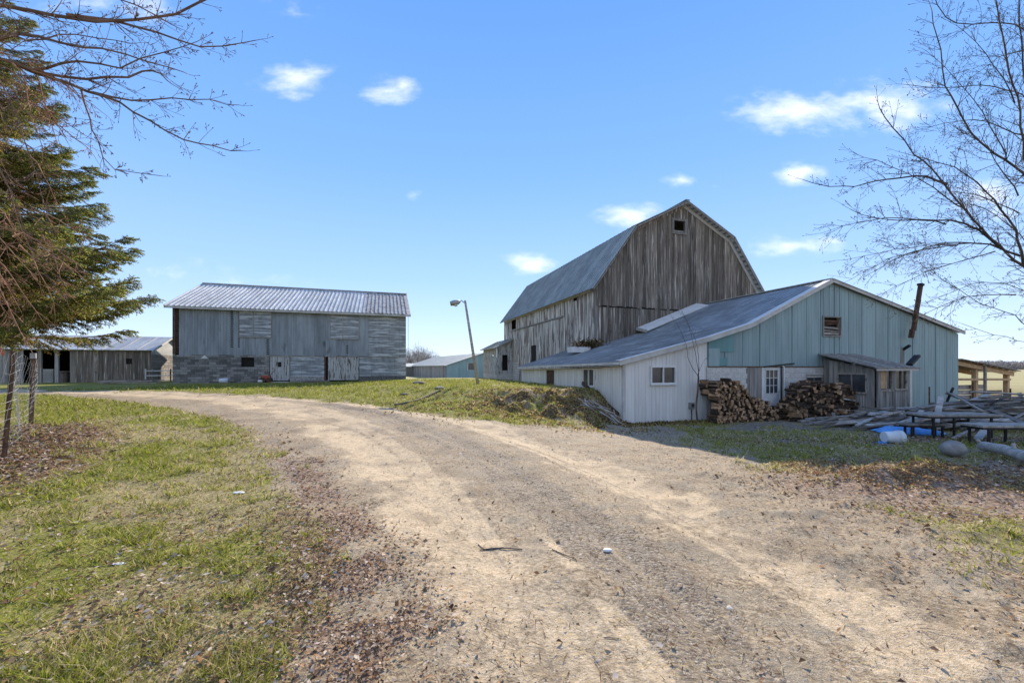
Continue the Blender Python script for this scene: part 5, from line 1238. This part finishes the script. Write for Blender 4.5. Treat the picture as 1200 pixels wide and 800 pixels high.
table('long grey-topped table on black legs before the lumber heap', 1088, 1176, 486, 10.6, .7, (-.8, -.25, .75), .8)
table('lower pale-topped bench on black legs at the right edge', 1152, 1236, 498.5, 9.2, .55, (-.75, .3, .9), .5)
table('narrow white plank bench beside the blue tarp', 1064, 1112, 496.5, 10.9, .35, (-.7, .8), .5)
def cloth():
    x, y = at_px(1064, 508); g = g1(x, y); mb = MB(); nx, ny = 26, 12; R = random.Random(2)
    for j in range(ny + 1):
        for i in range(nx + 1):
            u, v = i / nx, j / ny; X_ = (u - .5) * 1.55 + .08 * math.sin(v * 9); Y_ = (v - .5) * .9 + .12 * math.sin(u * 7); e = min(u, 1 - u, v, 1 - v) * 4
            mb.v.append((X_, Y_, .015 + min(e, 1) * (.07 + .10 * float(vn(u * 5, v * 4, 1.0, 3, 50)))))
    for j in range(ny):
        for i in range(nx): k = j * (nx + 1) + i; mb.f.append((k, k + 1, k + nx + 2, k + nx + 1)); mb.mi.append(0)
    o = mb.build('tarp', 'tarp', None, True); o.location = (x, y, g); sm = o.modifiers.new('thickness', 'SOLIDIFY'); sm.thickness = .008; tag(o, 'crumpled bright blue tarp lying before the lumber heap', 'tarp')
cloth()
def bucket():
    x, y = at_px(1046, 519); g = g1(x, y); T = thing('bucket', 'white plastic bucket tipped on its side in the leaf litter', 'bucket', (x, y, g), math.radians(-8)); n = 20; L = .38; mb = MB()
    rings = [(0.0, .0), (0.0, .125), (.0, .13), (.02, .13), (L - .09, .15), (L - .09, .168), (L - .07, .168), (L - .07, .152), (L - .01, .156), (L - .01, .166), (L, .166), (L, .15), (.03, .12), (.03, .0)]
    for (a, r) in rings:
        for j in range(n): t = 2 * math.pi * j / n; mb.v.append((-L / 2 + a, r * math.cos(t), .155 + r * math.sin(t)))
    for i in range(len(rings) - 1):
        for j in range(n): mb.f.append((i * n + j, i * n + (j + 1) % n, (i + 1) * n + (j + 1) % n, (i + 1) * n + j)); mb.mi.append(0)
    mb.build('pail', 'bucket', T, True)
    MB().tube([(.18, .19 * math.cos(a), .19 + .02 * 0 + .19 * math.sin(a)) if False else (.14 + .15 * math.sin(a), .165 * math.cos(a), .15 - .1 * math.sin(a)) for a in [math.pi * k / 10 for k in range(11)]], .005, 4).build('handle', 'steel', T)
    o = tuft_mass('blue_rag', 'scrap of faded blue cloth beside the tipped bucket', 'rag', (x - .35, y - .05, g + .03), (.22, .12, .02), 30, ['tarp'], .05)
bucket()
def rock(name, label, cat, px, py, r, sc=(1, 1, .8), mt='boulder', seed=1, sink=.12):
    x, y = at_px(px, py); g = g1(x, y); mb = MB(); nu, nv = 18, 11; R = random.Random(seed); o1 = R.random() * 9
    for j in range(nv + 1):
        for i in range(nu):
            th = math.pi * j / nv; ph = 2 * math.pi * i / nu; d = Vector((math.sin(th) * math.cos(ph), math.sin(th) * math.sin(ph), math.cos(th)))
            k = r * (.86 + .28 * float(vn(d.x * 1.3 + o1 + d.z, d.y * 1.3 + d.z * .7, 1, 3, seed))); mb.v.append((d.x * k * sc[0], d.y * k * sc[1], d.z * k * sc[2] + r * sc[2] * (1 - sink)))
    for j in range(nv):
        for i in range(nu): mb.f.append((j * nu + i, (j + 1) * nu + i, (j + 1) * nu + (i + 1) % nu, j * nu + (i + 1) % nu)); mb.mi.append(0)
    o = mb.build(name, mt, None, True); o.location = (x, y, g); return tag(o, label, cat)
rock('boulder', 'smooth round grey stone in the leaves below the bench', 'stone', 1117, 536, .185, (1.05, 1, .82), seed=4)
rock('stone', 'flat white stone lying on the dirt drive', 'stone', 712, 646, .035, (1.2, .9, .4), 'white_paint', 6)
rock('stone', 'pale flat stone in the grass near the drive edge', 'stone', 326, 653, .04, (1.5, .8, .12), 'boulder', 7)
rock('stone', 'pale flat stone in the middle of the left lawn', 'stone', 138, 659, .04, (1.7, .6, .12), 'white_paint', 8)
rock('stone', 'grey flat stone at the lawn edge further up the drive', 'stone', 280, 578, .05, (1.5, .8, .3), 'white_paint', 9)
def fallen_log():
    p, q = at_px(1152, 529), at_px(1235, 556); a = Vector((*p, g1(*p) + .12)); b = Vector((*q, g1(*q) + .13)); T = thing('fallen_log', 'pale bark-stripped log lying at the right edge below the bench', 'log', a); inv = -a
    path = smooth_path([a, a.lerp(b, .35) + Vector((0, 0, .03)), a.lerp(b, .7), b], .15); path = [x + inv for x in path]; MB().tube(path, [.095 + .006 * math.sin(i * 1.3) for i in range(len(path))], 12).build('stem', 'birch', T, True)
    MB().tube([path[0] + Vector((-.03, 0, .03)), path[0] + Vector((-.1, .02, .13))], [.035, .03], 6).build('stub', 'birch', T); m_ = path[len(path) // 2]; MB().tube([m_, m_ + Vector((.03, .05, .17))], [.04, .025], 6).build('stub', 'birch', T)
fallen_log()
def stick_pile():
    x, y = at_px(704, 486); g = g1(x, y); T = thing('brush_pile', 'pile of bleached sticks against the bank by the white shed', 'sticks', (x, y, g)); R = random.Random(3)
    for i in range(46):
        a = R.gauss(-.75, .35); L = R.uniform(.35, 1.0); c = Vector((R.uniform(-.75, .6), R.uniform(-.3, .5), 0)); c.z = g1(x + c.x, y + c.y) - g + R.uniform(.03, .2); d = Vector((math.cos(a) * .8, .35 * R.uniform(-1, 1), math.sin(a) * .55)) * L / 2
        MB().tube([c - d, c + rvec(R) * .04, c + d], [.016, .013, .006], 4).build('stick', R.choice(['pale_stick', 'pale_stick', 'twig']), T)
    tp = side_px(SHO); a = Vector(on_shed(-.12, 2.9, 0)); b_ = Vector(on_shed(-.12, .15, 0)); a.z = .92; b_.z = -.12
    T2 = thing('retaining_board', 'dark sloping board holding the bank against the white shed wall', 'board', b_); MB().beam(a - b_, Vector((0, 0, 0)), .06, .16).build('plank', 'log_bark', T2)
stick_pile()
def bank_clods():
    for i, (px, py, n, r) in enumerate(((640, 470, 700, (1.6, .7, .12)), (590, 462, 500, (1.5, .8, .12)), (668, 468, 600, (.9, .9, .15)), (540, 482, 400, (1.8, .4, .08)))):
        pass
    n = 34000; X = rs.normal(1.0, 1.8, n); Y = 14.2 + rs.normal(0, 1.1, n); k = (CU * (X - 4) + SU * (Y - 14.4) < -.05); X, Y = X[k], Y[k]; n = len(X); keep = vn(X, Y, 2.0, 3, 60) > .45; X, Y = X[keep], Y[keep]; n = len(X)
    P = np.stack([X, Y, gz(X, Y) + .02], -1); th = rs.uniform(0, 6.283, n); s = rs.uniform(.02, .07, n)[:, None]; a = np.stack([np.cos(th), np.sin(th), rs.normal(0, .4, n)], -1) * s; b = np.stack([-np.sin(th) * .3, np.cos(th) * .3, rs.uniform(.2, 1.0, n)], -1) * s
    V = np.stack([P - a * .5, P + a, P + b], 1).reshape(-1, 3); bulk('dead_weeds', V, np.arange(n * 3).reshape(-1, 3), ['l3', 'g3', 'l1', 'g2'], rs.randint(0, 4, n), label='matted dead weeds and clods on the earth bank', cat='weeds')
    n = 13000; X = rs.normal(5.9, .95, n); Y = rs.normal(5.8, .36, n); kk = vn(X, Y, 3.5, 3, 66) > .45; X, Y = X[kk], Y[kk]; X = np.concatenate([X, rs.normal(4.9, .3, 1500)]); Y = np.concatenate([Y, rs.normal(6.6, .2, 1500)]); n = len(X)
    P = np.stack([X, Y, gz(X, Y) + .01], -1); th = rs.uniform(0, 6.283, n); s = rs.uniform(.012, .035, n)[:, None]; a = np.stack([np.cos(th), np.sin(th), rs.normal(0, .4, n)], -1) * s; b = np.stack([-np.sin(th) * .3, np.cos(th) * .3, rs.uniform(.2, 1.0, n)], -1) * s
    V = np.stack([P - a * .5, P + a, P + b], 1).reshape(-1, 3); bulk('mulch', V, np.arange(n * 3).reshape(-1, 3), ['l4', 'l1', 'g3'], rs.randint(0, 3, n), label='rust brown mulch heap at the sunny edge of the yard', cat='mulch')
    # strip of weeds along the shed foot
    n = 9000; u = rs.uniform(-.2, 12.5, n); t = -np.abs(rs.normal(0, .35, n)) - .05; X = SHO[0] + CU * u - SU * t; Y = SHO[1] + SU * u + CU * t; P = np.stack([X, Y, gz(X, Y)], -1); th = rs.uniform(0, 6.283, n); s = rs.uniform(.03, .09, n)[:, None]
    a = np.stack([np.cos(th), np.sin(th), 0 * th], -1) * s * .4; b = np.stack([rs.normal(0, .5, n), rs.normal(0, .5, n), rs.uniform(.3, 1.2, n)], -1) * s
    V = np.stack([P - a, P + a, P + b], 1).reshape(-1, 3); bulk('wall_weeds', V, np.arange(n * 3).reshape(-1, 3), ['l3', 'g2', 'l1'], rs.randint(0, 3, n), label='low dead weeds along the foot of the shed wall', cat='weeds')
bank_clods()

# ------------------------------------------------------------ wire fence and oddments at left
def wire_fence():
    a = V3(11, 525, 6.1); b = V3(38, 487, 9.0); T = thing('wire_fence', 'rusty steel posts with sagging wire mesh at the left edge', 'fence', (a.x, a.y, g1(a.x, a.y))); inv = -Vector(T.location)
    posts = [(V3(4, 520, 6.1), V3(16, 411, 6.1), .03), (V3(36, 487, 8.9), V3(39, 420, 8.9), .04), (V3(-60, 560, 4.9), V3(-55, 380, 4.9), .03)]
    tops, bots = [], []
    for i, (p, q, r) in enumerate(posts):
        p.z = g1(p.x, p.y) - .1; MB().beam(p + inv, q + inv, r * 1.6, r).build('post', 'rust', T); tops.append(q + inv); bots.append(p + inv + Vector((0, 0, .15)))
        if i == 1: MB().tube([q + inv, q + inv + Vector((0, 0, .12))], .05, 8).build('post_cap', 'pale_stick', T)
    def net(t0, b0, t1, b1, nu, nv, sag, sd_):
        R = random.Random(sd_); mb = MB(); G = []
        for i in range(nu + 1):
            u = i / nu; row = []
            for j in range(nv + 1):
                v = j / nv; tt = t0.lerp(t1, u); bb = b0.lerp(b1, u); p = bb.lerp(tt, v * (1 - sag * math.sin(u * math.pi) * (.5 + .5 * math.sin(u * 9)) * .6)); p += rvec(R) * .012 + Vector((0, .1 * math.sin(u * 6 + v * 3), 0)); row.append(p)
            G.append(row)
        for i in range(nu + 1): mb.tube(G[i], .0020, 3, cap=False)
        for j in range(nv + 1): mb.tube([G[i][j] for i in range(nu + 1)], .0020, 3, cap=False)
        mb.build('wire_mesh', 'steel', T)
    net(tops[0], bots[0], tops[1], bots[1], 22, 11, .35, 1); net(tops[2], bots[2], tops[0], bots[0], 12, 11, .25, 2)
    e = V3(44, 432, 9.0) + inv; net(tops[1], bots[1], e, e - Vector((.15, .0, 1.0)), 4, 10, .1, 3)
    o = MB(); c = V3(0, 413, 5.9); o.add([c, c + Vector((.07, 0, .0)), c + Vector((.06, 0, -.04)), c + Vector((.0, 0, .1)), c + Vector((.01, .02, -.05))], [(0, 1, 3), (0, 2, 1), (0, 4, 2)]); ob = o.build('red_ribbon', 'orange'); tag(ob, 'scrap of red ribbon tied at the top of the wire fence', 'ribbon')
wire_fence()
def sticks():
    for i, (pts, r, lab) in enumerate((([(562, 640), (585, 639), (612, 643)], .005, 'forked brown stick lying across the middle of the drive'), ([(560, 632), (570, 640), (590, 638)], .0035, 'short twig touching the forked stick on the drive'), ([(647, 645), (660, 651), (676, 657)], .004, 'thin stick on the drive right of the forked stick'), ([(908, 740), (915, 745)], .0025, 'tiny dark twig on the gravel at lower right'), ([(708, 746), (725, 748)], .0025, 'small dark twig on the sand near the bottom'))):
        P = [Vector((*at_px(*p), 0)) for p in pts]
        for p in P: p.z = g1(p.x, p.y) + r * 1.5
        MB_ = MB(); o = MB_.tube(smooth_path(P, .04), r, 5).build('fallen_stick', 'twig_dark'); tag(o, lab, 'stick')
    # things at the foot of the grey barn
    x, y = at_px(262, 448.5); O = (-23.0, 27.2, .42); wp = wall_px(O, -.5)
    def lb(px, t=-.5): s = wall_px(O, t)(px); return (O[0] + CU * s - SU * t, O[1] + SU * s + CU * t)
    x, y = lb(262); T = MB(); T.tube([(-.25, 0, .16), (.25, 0, .16)], [.15, .18], 14); o = T.build('white_pail', 'bucket', None, True); o.location = (x, y, g1(x, y)); o.rotation_euler = (0, 0, ROT); tag(o, 'white pail lying at the foot of the grey barn block wall', 'pail')
    x, y = lb(312, -.35); T = thing('tiller', 'small rusty red garden machine by the first peeling barn door', 'machine', (x, y, g1(x, y)), ROT); MB().box(-.3, .25, -.15, .15, .2, .5).build('body', 'orange', T)
    for s in (-.2, .2): MB().tube([(s, -.2, .18), (s, .2, .18)], .18, 12).build('wheel', 'rust', T)
    MB().tube([(.2, 0, .45), (.55, 0, .9)], .02, 6).build('handle', 'rust', T)
    x, y = lb(305, -.5); o = rock('stone', 'white rounded stone beside the red machine at the barn foot', 'stone', 305, 451, .14, (1.2, 1, .8), 'white_paint', 12); o.location = (x, y, g1(x, y))
    x, y = lb(370, -.6); T = thing('pallet', 'flat wooden pallet on the grass before the banded barn sheets', 'pallet', (x, y, g1(x, y) + .02), ROT)
    for k in range(7): MB().box(-.9 + k * .27, -.7 + k * .27, -.4, .4, .08, .1).build('slat', 'plank', T)
    for yv in (-.38, 0, .34): MB().box(-.9, .92, yv, yv + .05, 0, .079).build('runner', 'plank', T)
    # dark pole/hose lying on the bank
    P = [Vector((*at_px(*p), 0)) for p in ((519, 457), (500, 466), (480, 473), (462, 475))]
    for p in P: p.z = g1(p.x, p.y) + .06
    o = MB().tube(smooth_path(P, .3), .035, 6).build('fallen_pole', 'twig_dark'); tag(o, 'thin dark pole lying on the grass bank left of the lamp post', 'pole')
    for k, (px, py, s, lab) in enumerate(((490, 450, .22, 'brown earth heap at the right foot of the grey barn'), (474, 463, .12, 'small dark clod on the grass before the grey barn'), (515, 455, .14, 'dark clump at the top end of the fallen pole'))):
        o = rock('earth_clod', lab, 'earth heap', px, py, s, (1.5, 1, .45), 'plank', 20 + k, .3)
        o['label'] = lab
    n = 0
sticks()
